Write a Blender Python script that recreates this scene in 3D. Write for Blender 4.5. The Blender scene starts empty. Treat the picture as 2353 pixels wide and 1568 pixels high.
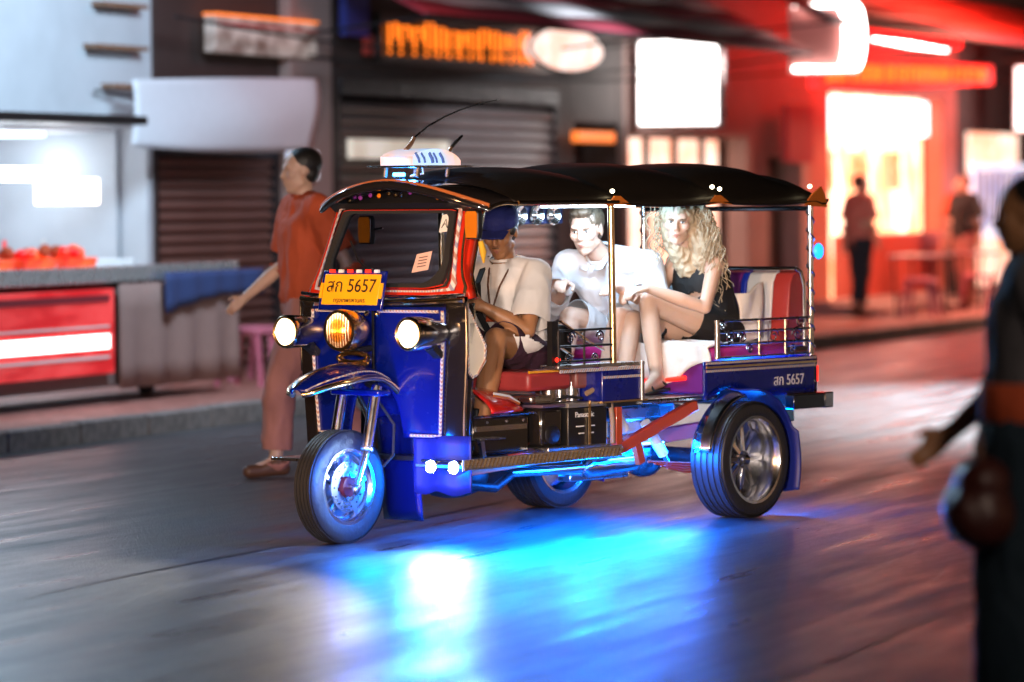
import bpy, bmesh, math, random
from math import radians, sin, cos, pi, atan2, sqrt
from mathutils import Vector, Matrix, noise
random.seed(7)
SC = bpy.context.scene
COL = SC.collection

# ------------------------------------------------------------------ camera
cam_d = bpy.data.cameras.new('camera'); cam = bpy.data.objects.new('camera', cam_d); COL.objects.link(cam)
SC.camera = cam
_p, _r = radians(1.975), radians(0.487)
_f = Vector((0, cos(_p), -sin(_p))); _R = Vector((1, 0, 0)); _U = _R.cross(_f)
_R2 = _R*cos(_r) - _U*sin(_r); _U2 = _U*cos(_r) + _R*sin(_r)
cam.matrix_world = Matrix(((_R2.x, _U2.x, -_f.x, 0), (_R2.y, _U2.y, -_f.y, 0), (_R2.z, _U2.z, -_f.z, 1.569), (0, 0, 0, 1)))
cam_d.sensor_width = 36; cam_d.lens = 36*9520/2353
cam_d.clip_start = 0.5; cam_d.clip_end = 600
cam_d.dof.use_dof = True; cam_d.dof.focus_distance = 19.4; cam_d.dof.aperture_fstop = 1.7

# ------------------------------------------------------------------ world, exposure
W = bpy.data.worlds.new('World'); SC.world = W; W.use_nodes = True
bg = W.node_tree.nodes['Background']
sky = W.node_tree.nodes.new('ShaderNodeTexSky'); sky.sky_type = 'NISHITA'; sky.sun_disc = False
sky.sun_elevation = radians(-4); sky.sun_rotation = radians(200)
W.node_tree.links.new(sky.outputs[0], bg.inputs[0]); bg.inputs[1].default_value = 0.04
SC.view_settings.view_transform = 'Standard'; SC.view_settings.look = 'None'
SC.view_settings.exposure = 0.18; SC.view_settings.gamma = 1.0; SC.view_settings.use_curve_mapping = False
SC.cycles.use_denoising = True
SC.cycles.sample_clamp_indirect = 6.0
SC.cycles.max_bounces = 8

# frames of reference: the vehicle's own and the street's
YAW = radians(39.8)
VF = Vector((-sin(YAW), -cos(YAW), 0)); VL = Vector((cos(YAW), -sin(YAW), 0))
V0 = Vector((-0.79, 18.885, 0.015))
TUK = Matrix(((VF.x, VL.x, 0, V0.x), (VF.y, VL.y, 0, V0.y), (0, 0, 1, V0.z), (0, 0, 0, 1)))
def T(a, b, c): return Vector((-a, b, c))                # a: metres behind the front axle, b: to the vehicle's left, c: up
K0 = Vector((-3.16, 25.9, 0)); SU = Vector((.361, .9325, 0)); SN = Vector((-.9325, .361, 0))
def F(s, n, z): return K0 + SU*s + SN*n + Vector((0, 0, z))  # s: along the kerb, n: behind the kerb, z: up
STREET = Matrix(((SU.x, SN.x, 0, K0.x), (SU.y, SN.y, 0, K0.y), (0, 0, 1, 0), (0, 0, 0, 1)))

def lamp(kind, name, loc, energy, color, size=.1, target=None, spot=None, size_y=None, blend=.4):
    d = bpy.data.lights.new(name, kind); d.energy = energy; d.color = color
    if kind == 'AREA':
        d.size = size
        if size_y: d.shape = 'RECTANGLE'; d.size_y = size_y
    else: d.shadow_soft_size = size
    if spot: d.spot_size = radians(spot); d.spot_blend = blend
    o = bpy.data.objects.new(name, d); COL.objects.link(o); o.location = loc
    if target is not None: o.rotation_euler = (Vector(target)-Vector(loc)).to_track_quat('-Z', 'Y').to_euler()
    return o
def tw(a, b, c): return TUK @ T(a, b, c)
# unseen lights added to brighten the night street and the vehicle
lamp('SPOT', 'added_fill_light', (-6.5, 9.0, 2.1), 4200, (1.0, .48, .20), .4, tw(.9, .1, 1.15), spot=17, blend=.5)  # added orange key on the vehicle, no fitting
lamp('SPOT', 'added_fill_light', (.6, 1.0, 2.0), 5600, (1.0, .80, .66), .3, tw(1.05, .15, 1.05), spot=8.6, blend=.7)  # added narrow spot to brighten the driver
lamp('SPOT', 'added_fill_light', (-2.4, 3.0, 2.3), 6800, (1.0, .80, .66), .35, tw(1.6, .3, .8), spot=23, blend=.35)  # added frontal spot for the whole vehicle
lamp('SPOT', 'added_fill_light', (7.0, 37.0, 6.5), 30000, (.84, .93, 1.0), .6, (4.1, 31.5, 0), spot=46, blend=.9)  # added from beyond for a pale sheen on the road
lamp('SPOT', 'added_fill_light', (-5.8, 27.5, 5.5), 9500, (.46, .74, 1.0), .6, (-3.0, 20.3, 0), spot=70, blend=.9)  # added for a cool sheen on the left of the road
lamp('AREA', 'added_fill_light', F(3.0, -1.6, 4.8), 400, (.62, .81, 1.0), 1.2, F(5.8, 2.3, 1.9))  # added cool wash on the grey wall and tarpaulin
lamp('SPOT', 'added_fill_light', F(14.0, -.6, 3.8), 700, (.80, .88, 1.0), .3, F(14.2, 2.3, 1.9), spot=70, blend=.9)  # added cool wash on the long shutter
lamp('AREA', 'added_red_light', F(9.5, -.8, 4.6), 30, (1.0, .13, .06), 1.4, F(8.0, 1.0, 0))  # unseen red light added over the pavement, belongs to no sign
lamp('AREA', 'added_red_light', F(27, -1.2, 4.6), 650, (1.0, .42, .28), 1.6, F(28, 2.0, .8))  # added reddish fill on the far shop walls
lamp('POINT', 'added_red_light', F(25, 1.35, 3.1), 40, (1.0, .06, .02), .2)
lamp('AREA', 'added_red_light', F(26, .5, 2.9), 150, (1.0, .05, .02), 2.0, F(27, 1.3, 4.0))  # added below the red awning to brighten its cloth
lamp('POINT', 'added_red_light', F(31, 1.35, 3.1), 50, (1.0, .06, .02), .2)
lamp('SPOT', 'added_fill_light', (2.6, 7.0, 3.2), 230, (1.0, .78, .62), .25, (1.45, 11.75, .95), spot=22, blend=.8)  # added to brighten the passer-by at the right edge
# unseen white-blue lights added under the roof, over the passengers
lamp('AREA', 'unseen_cabin_light', tw(1.80, .12, 1.50), 8, (.38, .70, 1.0), .12, tw(2.2, .10, .9), size_y=.5)
lamp('POINT', 'unseen_cabin_light', tw(1.50, .05, 1.47), 2.2, (.50, .70, 1.0), .05)  # added point for a rim on the driver's back, no fitting
# blue underglow
UG = (.0, .150, 1.0)
lamp('AREA', 'underglow_light', tw(.80, .50, .31), 20, UG, 1.1, tw(.80, .75, 0), size_y=.10).rotation_euler = (TUK.to_3x3() @ Matrix.Rotation(radians(24), 3, 'X')).to_euler()
lamp('AREA', 'underglow_light', tw(1.78, .46, .36), 22, UG, .8, tw(1.7, .7, 0), size_y=.10).rotation_euler = (TUK.to_3x3() @ Matrix.Rotation(radians(24), 3, 'X')).to_euler()
lamp('AREA', 'underglow_light', tw(1.4, -.1, .31), 30, UG, 1.6, tw(1.4, -.1, 0), size_y=.5).rotation_euler = (TUK.to_3x3()).to_euler()
lamp('AREA', 'underglow_light', tw(1.3, .56, .32), 48, UG, 1.8, tw(1.2, .8, 0), size_y=.08).rotation_euler = (TUK.to_3x3() @ Matrix.Rotation(radians(52), 3, 'X')).to_euler()
for a, b, c, e in ((.42, .30, .30, 55), (1.75, .30, .33, 75), (2.75, .42, .38, 70), (-.15, .30, .34, 26), (1.15, .52, .30, 45)):
    lamp('POINT', 'underglow_light', tw(a, b, c), e, UG, .10)
# the pair of white-blue lamps low on the front corner and the headlamps
lamp('SPOT', 'driving_light', tw(.06, .50, .34), 160, (.02, .22, 1.0), .03, tw(-1.6, 1.5, 0), spot=120)
lamp('SPOT', 'headlamp_light', tw(-.06, .375, .945), 120, (1.0, .86, .64), .05, tw(-6, .6, .2), spot=80)
lamp('SPOT', 'headlamp_light', tw(-.06, -.375, .945), 120, (1.0, .86, .64), .05, tw(-6, -.6, .2), spot=80)

# ------------------------------------------------------------------ materials
def new_mat(name):
    m = bpy.data.materials.new(name); m.use_nodes = True
    return m, m.node_tree.nodes, m.node_tree.links, m.node_tree.nodes['Principled BSDF']
def M(name, col, rough=.5, metal=0, var=.12, scale=12, bump=0, bscale=60, coat=0, spec=.5, rvar=.0, stretch=None, sheen=0, sss=0):
    m, N, L, P = new_mat(name)
    tc = N.new('ShaderNodeTexCoord'); mp = N.new('ShaderNodeMapping'); L.new(tc.outputs['Object'], mp.inputs[0])
    if stretch: mp.inputs['Scale'].default_value = stretch
    nz = N.new('ShaderNodeTexNoise'); nz.inputs['Scale'].default_value = scale; nz.inputs['Detail'].default_value = 5
    L.new(mp.outputs[0], nz.inputs['Vector'])
    mx = N.new('ShaderNodeMix'); mx.data_type = 'RGBA'
    mx.inputs['A'].default_value = (*[max(0, c*(1-var)) for c in col], 1); mx.inputs['B'].default_value = (*[min(1, c*(1+var)) for c in col], 1)
    L.new(nz.outputs['Fac'], mx.inputs['Factor']); L.new(mx.outputs['Result'], P.inputs['Base Color'])
    P.inputs['Roughness'].default_value = rough; P.inputs['Metallic'].default_value = metal
    P.inputs['Specular IOR Level'].default_value = spec
    if coat: P.inputs['Coat Weight'].default_value = coat; P.inputs['Coat Roughness'].default_value = .04
    if sheen: P.inputs['Sheen Weight'].default_value = sheen
    if sss:
        P.inputs['Subsurface Weight'].default_value = sss; P.inputs['Subsurface Radius'].default_value = (.02, .008, .004); P.inputs['Subsurface Scale'].default_value = .5
    if rvar:
        mr = N.new('ShaderNodeMapRange'); mr.inputs['To Min'].default_value = max(.02, rough-rvar); mr.inputs['To Max'].default_value = rough+rvar
        L.new(nz.outputs['Fac'], mr.inputs['Value']); L.new(mr.outputs[0], P.inputs['Roughness'])
    if bump:
        n2 = N.new('ShaderNodeTexNoise'); n2.inputs['Scale'].default_value = bscale; n2.inputs['Detail'].default_value = 4; L.new(mp.outputs[0], n2.inputs['Vector'])
        b = N.new('ShaderNodeBump'); b.inputs['Strength'].default_value = bump; b.inputs['Distance'].default_value = .01
        L.new(n2.outputs['Fac'], b.inputs['Height']); L.new(b.outputs[0], P.inputs['Normal'])
    return m
def E(name, col, s, base=None):
    m, N, L, P = new_mat(name); P.inputs['Base Color'].default_value = (*(base or col), 1)
    P.inputs['Emission Color'].default_value = (*col, 1); P.inputs['Emission Strength'].default_value = s; P.inputs['Roughness'].default_value = .35
    return m
def EV(name, c1, c2, s, scale=3, stretch=(1, 1, 1), s2=None):      # two-colour noise that glows: lightboxes, windows, and unlit things given glow
    m, N, L, P = new_mat(name)
    tc = N.new('ShaderNodeTexCoord'); mp = N.new('ShaderNodeMapping'); mp.inputs['Scale'].default_value = stretch; L.new(tc.outputs['Object'], mp.inputs[0])
    nz = N.new('ShaderNodeTexNoise'); nz.inputs['Scale'].default_value = scale; nz.inputs['Detail'].default_value = 3; L.new(mp.outputs[0], nz.inputs['Vector'])
    r = N.new('ShaderNodeValToRGB'); r.color_ramp.elements[0].position = .4; r.color_ramp.elements[1].position = .62
    r.color_ramp.elements[0].color = (*c1, 1); r.color_ramp.elements[1].color = (*c2, 1)
    L.new(nz.outputs['Fac'], r.inputs[0]); L.new(r.outputs[0], P.inputs['Base Color']); L.new(r.outputs[0], P.inputs['Emission Color'])
    P.inputs['Emission Strength'].default_value = s; P.inputs['Roughness'].default_value = .4
    return m
def striped(name, cols, scale, axis='X', rough=.45, ang=.8):        # slanting ribbon pattern, as on the trim tape
    m, N, L, P = new_mat(name)
    tc = N.new('ShaderNodeTexCoord'); sp = N.new('ShaderNodeSeparateXYZ'); L.new(tc.outputs['Object'], sp.inputs[0])
    def mth(op, a, b=None):
        n = N.new('ShaderNodeMath'); n.operation = op
        for i, v in enumerate((a, b)):
            if v is None: continue
            if isinstance(v, (int, float)): n.inputs[i].default_value = v
            else: L.new(v, n.inputs[i])
        return n.outputs[0]
    u = mth('ADD', mth('ADD', mth('MULTIPLY', sp.outputs[0], scale), mth('MULTIPLY', sp.outputs[1], scale)), mth('MULTIPLY', sp.outputs[2], scale*ang))
    fr = mth('FRACT', u); r = N.new('ShaderNodeValToRGB'); r.color_ramp.interpolation = 'CONSTANT'
    el = r.color_ramp.elements
    while len(el) < len(cols): el.new(.5)
    for i, c in enumerate(cols): el[i].position = i/len(cols); el[i].color = (*c, 1)
    L.new(fr, r.inputs[0]); L.new(r.outputs[0], P.inputs['Base Color']); P.inputs['Roughness'].default_value = rough
    return m
def glass(name, tint, alpha, rough=.02):
    m, N, L, P = new_mat(name); N.remove(P)
    tr = N.new('ShaderNodeBsdfTransparent'); tr.inputs[0].default_value = (*tint, 1); gl = N.new('ShaderNodeBsdfGlossy'); gl.inputs['Roughness'].default_value = rough
    gl.inputs[0].default_value = (.9, .9, .9, 1)
    fr = N.new('ShaderNodeLayerWeight'); pw = N.new('ShaderNodeMath'); pw.operation = 'POWER'; pw.inputs[1].default_value = 3.5; L.new(fr.outputs['Facing'], pw.inputs[0]); mr = N.new('ShaderNodeMath'); mr.operation = 'ADD'; mr.inputs[1].default_value = alpha
    mx = N.new('ShaderNodeMixShader'); L.new(pw.outputs[0], mr.inputs[0]); L.new(mr.outputs[0], mx.inputs[0]); L.new(tr.outputs[0], mx.inputs[1]); L.new(gl.outputs[0], mx.inputs[2])
    L.new(mx.outputs[0], N['Material Output'].inputs[0])
    return m

m_blue = M('blue_enamel', (.001, .007, .15), .26, var=.25, scale=5, coat=.8, bump=.05, bscale=11, rvar=.12)
m_bluedk = M('blue_black_enamel', (.002, .006, .085), .25, coat=1, bump=.04, bscale=9)
m_flap = M('blue_rubber_sheet', (.01, .02, .22), .5, bump=.15, bscale=25)
m_red = M('red_enamel', (.50, .022, .008), .22, coat=1)
m_orange = M('orange_red_frame_paint', (.48, .055, .012), .35, coat=.5, rvar=.1)
m_black = M('black_paint', (.008, .008, .009), .35, rvar=.1)
m_blackgl = M('glossy_black_sheet', (.012, .010, .010), .12, coat=1, bump=.05, bscale=6)
m_rubber = M('black_rubber', (.012, .012, .013), .72, bump=.4, bscale=80, rvar=.1)
m_vinyl = M('black_brown_vinyl', (.011, .008, .006), .5, bump=.10, bscale=16, rvar=.08, spec=.3)
m_chrome = M('chrome', (.80, .80, .82), .17, 1, var=.04, rvar=.05)
m_rim = M('polished_rim_alloy', (.86, .86, .88), .20, 1, var=.04, rvar=.06)
m_steel = M('brushed_steel', (.55, .55, .56), .28, 1, var=.12, rvar=.1, bump=.1)
m_gold = M('brassy_chrome', (.80, .58, .32), .22, 1, var=.06, rvar=.05)
m_dark = M('dark_grease_metal', (.03, .03, .035), .5, .7, rvar=.15, bump=.3)
m_redhub = M('dark_red_hub', (.10, .008, .008), .4)
m_white = M('white_paint', (.75, .75, .74), .4)
m_cream = M('cream_panel', (.72, .66, .55), .4, rvar=.1)
m_seatred = M('red_leatherette', (.33, .035, .035), .42, bump=.25, bscale=14, rvar=.1)
m_seatpur = M('purple_leatherette', (.16, .02, .20), .4, bump=.15, bscale=14)
m_seatpink = M('magenta_leatherette', (.42, .02, .16), .4, bump=.15, bscale=14)
m_seatwhite = M('white_leatherette', (.72, .74, .78), .4, bump=.12, bscale=14)
m_seatblue = M('blue_piping', (.01, .03, .40), .4)
m_trim = striped('ribbon_trim', ((.60, .58, .56), (.40, .20, .16), (.58, .55, .53), (.26, .24, .34)), 30)
m_plate = M('yellow_plate', (.90, .40, .01), .35)
m_ink = M('black_ink', (.01, .01, .01), .5)
m_inkw = M('white_lettering', (.75, .75, .75), .5)
m_paper = M('white_paper_sticker', (.7, .68, .64), .5)
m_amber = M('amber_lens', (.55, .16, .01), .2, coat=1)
m_orangepad = M('orange_vinyl', (.50, .13, .015), .4)
m_hl = E('headlamp_glass', (1.0, .78, .48), 9)
m_led = E('white_blue_led', (.50, .72, 1.0), 700)
m_ledstrip = E('cabin_led', (.66, .84, 1.0), 20)
m_bluelamp = E('blue_marker', (.01, .22, 1.0), 3)
m_marker = E('warm_marker', (1.0, .82, .50), 14)
m_redlamp = E('red_marker', (1.0, .02, .01), 2)
m_windsh = glass('windscreen_glass', (.58, .62, .70), .04)
m_curtain = glass('clear_vinyl_curtain', (.93, .94, 1.0), .04, .15)
m_skinD = M('tanned_skin', (.36, .165, .075), .48, var=.1, scale=20, bump=.06, bscale=120, sss=.08)
m_skinM = M('pale_skin', (.58, .36, .27), .5, var=.1, scale=20, bump=.06, bscale=120, sss=.1)
m_skinW = M('fair_skin', (.62, .41, .31), .48, var=.08, scale=20, bump=.05, bscale=120, sss=.1)
m_lip = M('lips', (.40, .15, .12), .45)
m_eye = M('eyeball', (.7, .7, .68), .2); m_iris = M('iris', (.02, .015, .01), .15)
m_hairblk = M('black_hair', (.012, .010, .009), .5, bump=.5, bscale=60)
m_hairbr = M('brown_hair', (.10, .065, .04), .5, bump=.5, bscale=60)
m_hairbl = M('ash_blonde_hair', (.46, .36, .24), .5, bump=.4, bscale=60, var=.35)
m_tee = M('white_cotton', (.74, .70, .68), .85, var=.05, bump=.25, bscale=30, sheen=.2)
m_shirt = M('pale_linen', (.66, .67, .72), .85, var=.06, bump=.3, bscale=24, sheen=.2)
m_shorts = M('plum_cloth', (.045, .012, .03), .85, bump=.4, bscale=30)
m_shortsl = M('pale_grey_cloth', (.42, .44, .48), .85, bump=.3, bscale=24)
m_blackcl = M('black_cloth', (.008, .008, .009), .8, bump=.3, bscale=24)
m_cap = M('navy_cap_cloth', (.012, .02, .16), .8, bump=.3, bscale=90)
m_jean = M('dark_teal_denim', (.005, .018, .032), .85, bump=.3, bscale=60)
m_orangecl = M('orange_shirt_cloth', (.50, .075, .022), .85, bump=.3, bscale=24)
m_pinkcl = M('pinkish_trouser_cloth', (.42, .17, .14), .85, bump=.3, bscale=24)
m_shoe = M('dark_blue_shoe', (.02, .03, .06), .6)
m_sandal = M('brown_leather', (.12, .05, .025), .5)

# ------------------------------------------------------------------ mesh helpers
class MB:
    def __init__(s): s.v = []; s.f = []
    def add(s, vs, fs):
        o = len(s.v); s.v += [Vector(v) for v in vs]; s.f += [tuple(i+o for i in f) for f in fs]; return s
    def box(s, lo, hi):
        (x0, y0, z0), (x1, y1, z1) = lo, hi
        return s.add([(x0,y0,z0),(x1,y0,z0),(x1,y1,z0),(x0,y1,z0),(x0,y0,z1),(x1,y0,z1),(x1,y1,z1),(x0,y1,z1)],
                     [(0,3,2,1),(4,5,6,7),(0,1,5,4),(1,2,6,5),(2,3,7,6),(3,0,4,7)])
    def hexa(s, pts): # bottom 4, top 4
        return s.add(pts, [(0,3,2,1),(4,5,6,7),(0,1,5,4),(1,2,6,5),(2,3,7,6),(3,0,4,7)])
    def tube(s, pts, r, seg=10, closed=False, caps=True):
        pts = [Vector(p) for p in pts]; n = len(pts); rs = r if isinstance(r, (list, tuple)) else [r]*n
        rings = []; up = None
        for i, p in enumerate(pts):
            if closed: t = pts[(i+1) % n]-pts[i-1]
            else: t = pts[min(i+1, n-1)]-pts[max(i-1, 0)]
            t.normalize()
            if up is None: up = Vector((0, 0, 1)) if abs(t.z) < .9 else Vector((1, 0, 0))
            x = up.cross(t)
            if x.length < 1e-4: x = Vector((1, 0, 0)).cross(t)
            x.normalize(); y = t.cross(x); up = y
            rings.append([p + x*(rs[i]*cos(2*pi*k/seg)) + y*(rs[i]*sin(2*pi*k/seg)) for k in range(seg)])
        vs = [v for rg in rings for v in rg]; fs = []
        for i in range(n if closed else n-1):
            j = (i+1) % n
            for k in range(seg): fs.append((i*seg+k, i*seg+(k+1) % seg, j*seg+(k+1) % seg, j*seg+k))
        if caps and not closed: fs += [tuple(range(seg-1, -1, -1)), tuple((n-1)*seg+k for k in range(seg))]
        return s.add(vs, fs)
    def beam(s, p0, p1, w, h, up=(0, 0, 1)):
        p0, p1, up = Vector(p0), Vector(p1), Vector(up); t = (p1-p0).normalized(); x = up.cross(t).normalized()*(w/2); y = t.cross(x).normalized()*(h/2)
        return s.hexa([p0-x-y, p0+x-y, p1+x-y, p1-x-y, p0-x+y, p0+x+y, p1+x+y, p1-x+y])
    def lathe(s, prof, org, axis, seg=32, closed=False):   # prof: [(radius, along)]
        org, axis = Vector(org), Vector(axis).normalized(); x = axis.orthogonal().normalized(); y = axis.cross(x)
        vs = []; fs = []; n = len(prof)
        for r, h in prof:
            for k in range(seg):
                t = 2*pi*k/seg; vs.append(org+axis*h+(x*cos(t)+y*sin(t))*max(r, 1e-4))
        for i in range(n if closed else n-1):
            j = (i+1) % n
            for k in range(seg): fs.append((i*seg+k, i*seg+(k+1) % seg, j*seg+(k+1) % seg, j*seg+k))
        return s.add(vs, fs)
    def prism(s, poly, fn, t0, t1):    # poly [(u,v)], fn(u,v,t)->Vector
        n = len(poly); vs = [fn(u, v, t0) for u, v in poly]+[fn(u, v, t1) for u, v in poly]
        return s.add(vs, [tuple(range(n-1, -1, -1)), tuple(range(n, 2*n))]+[(i, (i+1) % n, n+(i+1) % n, n+i) for i in range(n)])
    def frame(s, outer, inner, fn, t0, t1):   # ring between two outlines of equal count
        n = len(outer); vs = [fn(u, v, t) for t in (t0, t1) for pl in (outer, inner) for u, v in pl]; fs = []
        for i in range(n):
            j = (i+1) % n
            fs += [(i, j, n+j, n+i), (2*n+i, 3*n+i, 3*n+j, 2*n+j), (i, 2*n+i, 2*n+j, j), (n+i, n+j, 3*n+j, 3*n+i)]
        return s.add(vs, fs)
    def grid(s, fn, nu, nv):
        vs = [fn(i/nu, j/nv) for i in range(nu+1) for j in range(nv+1)]
        return s.add(vs, [(i*(nv+1)+j, (i+1)*(nv+1)+j, (i+1)*(nv+1)+j+1, i*(nv+1)+j+1) for i in range(nu) for j in range(nv)])
    def ell(s, c, r, seg=16, rings=10, mat=None):
        c = Vector(c); r = (r, r, r) if isinstance(r, (int, float)) else r; vs = []; fs = []
        for i in range(rings+1):
            ph = pi*i/rings
            for k in range(seg):
                t = 2*pi*k/seg; v = Vector((r[0]*sin(ph)*cos(t), r[1]*sin(ph)*sin(t), r[2]*cos(ph)))
                if mat: v = mat @ v
                vs.append(c+v)
        for i in range(rings):
            for k in range(seg): fs.append((i*seg+k, (i+1)*seg+k, (i+1)*seg+(k+1) % seg, i*seg+(k+1) % seg))
        return s.add(vs, fs)
    def cap(s, p0, r0, p1, r1, seg=14):   # tapered capsule
        p0, p1 = Vector(p0), Vector(p1); d = p1-p0; L = d.length; t = d/L if L > 1e-6 else Vector((0, 0, 1))
        pr = [(r0*sin(x), -r0*cos(x)) for x in (0, .35, .75, 1.15, 1.57)]+[(r1*sin(x), L-r1*cos(x)) for x in (1.57, 2.0, 2.4, 2.8, 3.14)]
        return s.lathe(pr, p0, t, seg)
    def build(s, name, mat, parent=None, smooth=True, bevel=0, solid=0, org=None, mw=None, **props):
        me = bpy.data.meshes.new(name); o3 = Vector(org) if org is not None else Vector((0, 0, 0))
        me.from_pydata([tuple(v-o3) for v in s.v], [], s.f)
        b = bmesh.new(); b.from_mesh(me); bmesh.ops.remove_doubles(b, verts=b.verts, dist=1e-5)
        bmesh.ops.dissolve_degenerate(b, edges=b.edges, dist=1e-6)
        bmesh.ops.recalc_face_normals(b, faces=b.faces); b.to_mesh(me); b.free()
        me.materials.append(mat)
        o = bpy.data.objects.new(name, me); COL.objects.link(o)
        if smooth:
            for p in me.polygons: p.use_smooth = True
            me.set_sharp_from_angle(angle=radians(38))
        if parent: o.parent = parent
        if org is not None: o.location = o3
        if mw is not None: o.matrix_world = mw @ Matrix.Translation(o3)
        if solid: md = o.modifiers.new('thickness', 'SOLIDIFY'); md.thickness = solid; md.offset = 0
        if bevel: md = o.modifiers.new('edges', 'BEVEL'); md.width = bevel; md.segments = 2; md.limit_method = 'ANGLE'
        for k, v in props.items(): o[k] = v
        return o
def mb(): return MB()
def thing(name, label, cat, mw, group=None):
    o = bpy.data.objects.new(name, None); COL.objects.link(o); o.matrix_world = mw; o.empty_display_size = .2
    o['label'] = label; o['category'] = cat
    if group: o['group'] = group
    return o
def clone(o, parent=None, mw=None):
    c = o.copy(); COL.objects.link(c); c.parent = parent
    if mw is not None: c.matrix_world = mw
    for ch in o.children: clone(ch, c)
    return c
_tc = {}
def text_mesh(name, body, size, mat, parent, mtx, depth=.002, align='CENTER'):
    cu = bpy.data.curves.new(name, 'FONT'); cu.body = body; cu.size = size; cu.extrude = depth; cu.align_x = align; cu.align_y = 'CENTER'
    t = bpy.data.objects.new(name, cu); COL.objects.link(t); dg = bpy.context.evaluated_depsgraph_get()
    me = bpy.data.meshes.new_from_object(t.evaluated_get(dg)); bpy.data.objects.remove(t); bpy.data.curves.remove(cu)
    me.materials.clear(); me.materials.append(mat); me.transform(mtx); me.name = name
    o = bpy.data.objects.new(name, me); COL.objects.link(o); o.parent = parent
    return o
def basis(x, y, o):  # matrix with text x axis, y axis at origin o
    x, y = Vector(x).normalized(), Vector(y).normalized(); z = x.cross(y)
    return Matrix(((x.x, y.x, z.x, o[0]), (x.y, y.y, z.y, o[1]), (x.z, y.z, z.z, o[2]), (0, 0, 0, 1)))

# ================================================================== SETTING
def street_mat(name, c1, c2, rough, rv, tile=None):
    m, N, L, P = new_mat(name)
    tc = N.new('ShaderNodeTexCoord')
    mp = N.new('ShaderNodeMapping'); mp.inputs['Scale'].default_value = (.35, 3.0, 1); L.new(tc.outputs['Object'], mp.inputs[0])
    n1 = N.new('ShaderNodeTexNoise'); n1.inputs['Scale'].default_value = 1.6; n1.inputs['Detail'].default_value = 7; n1.inputs['Roughness'].default_value = .62; L.new(mp.outputs[0], n1.inputs['Vector'])
    n2 = N.new('ShaderNodeTexNoise'); n2.inputs['Scale'].default_value = 160; n2.inputs['Detail'].default_value = 3; L.new(tc.outputs['Object'], n2.inputs['Vector'])
    n3 = N.new('ShaderNodeTexVoronoi'); n3.inputs['Scale'].default_value = 95; L.new(tc.outputs['Object'], n3.inputs['Vector'])
    r = N.new('ShaderNodeValToRGB'); r.color_ramp.elements[0].position = .32; r.color_ramp.elements[1].position = .68
    r.color_ramp.elements[0].color = (*c1, 1); r.color_ramp.elements[1].color = (*c2, 1); L.new(n1.outputs['Fac'], r.inputs[0])
    mx = N.new('ShaderNodeMix'); mx.data_type = 'RGBA'; mx.blend_type = 'MULTIPLY'; mx.inputs['Factor'].default_value = .5
    L.new(r.outputs[0], mx.inputs['A'])
    g = N.new('ShaderNodeMapRange'); g.inputs['From Min'].default_value = .3; g.inputs['From Max'].default_value = .7; g.inputs['To Min'].default_value = .4; g.inputs['To Max'].default_value = 1.5
    L.new(n2.outputs['Fac'], g.inputs['Value']); L.new(g.outputs[0], mx.inputs['B']); L.new(mx.outputs['Result'], P.inputs['Base Color'])
    n4 = N.new('ShaderNodeTexNoise'); n4.inputs['Scale'].default_value = 14; n4.inputs['Detail'].default_value = 6; L.new(tc.outputs['Object'], n4.inputs['Vector'])
    g4 = N.new('ShaderNodeMapRange'); g4.inputs['From Min'].default_value = .36; g4.inputs['From Max'].default_value = .60; g4.inputs['To Min'].default_value = .55; g4.inputs['To Max'].default_value = 1.15
    L.new(n4.outputs['Fac'], g4.inputs['Value']); m4 = N.new('ShaderNodeMix'); m4.data_type = 'RGBA'; m4.blend_type = 'MULTIPLY'; m4.inputs['Factor'].default_value = .8
    L.new(mx.outputs['Result'], m4.inputs['A']); L.new(g4.outputs[0], m4.inputs['B']); L.new(m4.outputs['Result'], P.inputs['Base Color'])
    mr = N.new('ShaderNodeMapRange'); mr.inputs['From Min'].default_value = .3; mr.inputs['From Max'].default_value = .7
    mr.inputs['To Min'].default_value = rough-rv; mr.inputs['To Max'].default_value = rough+rv; L.new(n1.outputs['Fac'], mr.inputs['Value']); L.new(mr.outputs[0], P.inputs['Roughness'])
    b = N.new('ShaderNodeBump'); b.inputs['Strength'].default_value = .35; b.inputs['Distance'].default_value = .006
    L.new(n3.outputs['Distance'], b.inputs['Height']); L.new(b.outputs[0], P.inputs['Normal'])
    if tile:
        br = N.new('ShaderNodeTexBrick'); br.inputs['Scale'].default_value = tile; br.inputs['Color1'].default_value = (*c1, 1); br.inputs['Color2'].default_value = (*c2, 1)
        br.inputs['Mortar'].default_value = (.03, .02, .02, 1); br.inputs['Mortar Size'].default_value = .012; L.new(tc.outputs['Object'], br.inputs['Vector'])
        L.new(br.outputs[0], mx.inputs['A'])
    P.inputs['Specular IOR Level'].default_value = .6
    return m
m_asph = street_mat('worn_asphalt', (.014, .016, .019), (.070, .073, .079), .36, .12)
m_seam = M('tar_seam', (.016, .016, .018), .38, bump=.3, bscale=30)
for sx, n0, L_ in ((-14, -4.6, 30), (-18, -8.2, 20), (2, -1.2, 30)):
    ph_ = n0*3
    mb().grid(lambda u, v: Vector((sx+L_*u, n0+.05*sin(u*9+ph_)+.02*sin(u*41+ph_)+(.020+.010*sin(u*60))*v, .004)), 90, 1).build('tar_seam', m_seam, mw=STREET, smooth=False, kind='structure')
m_pave = street_mat('pavement_slabs', (.34, .12, .09), (.46, .20, .16), .55, .08, tile=2.2)
m_kerb = street_mat('kerb_concrete', (.15, .125, .115), (.27, .245, .235), .6, .08)
mb().grid(lambda u, v: Vector((-30+u*200, -220+v*220.0, 0)), 4, 4).build('road', m_asph, mw=STREET, kind='structure')
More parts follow.
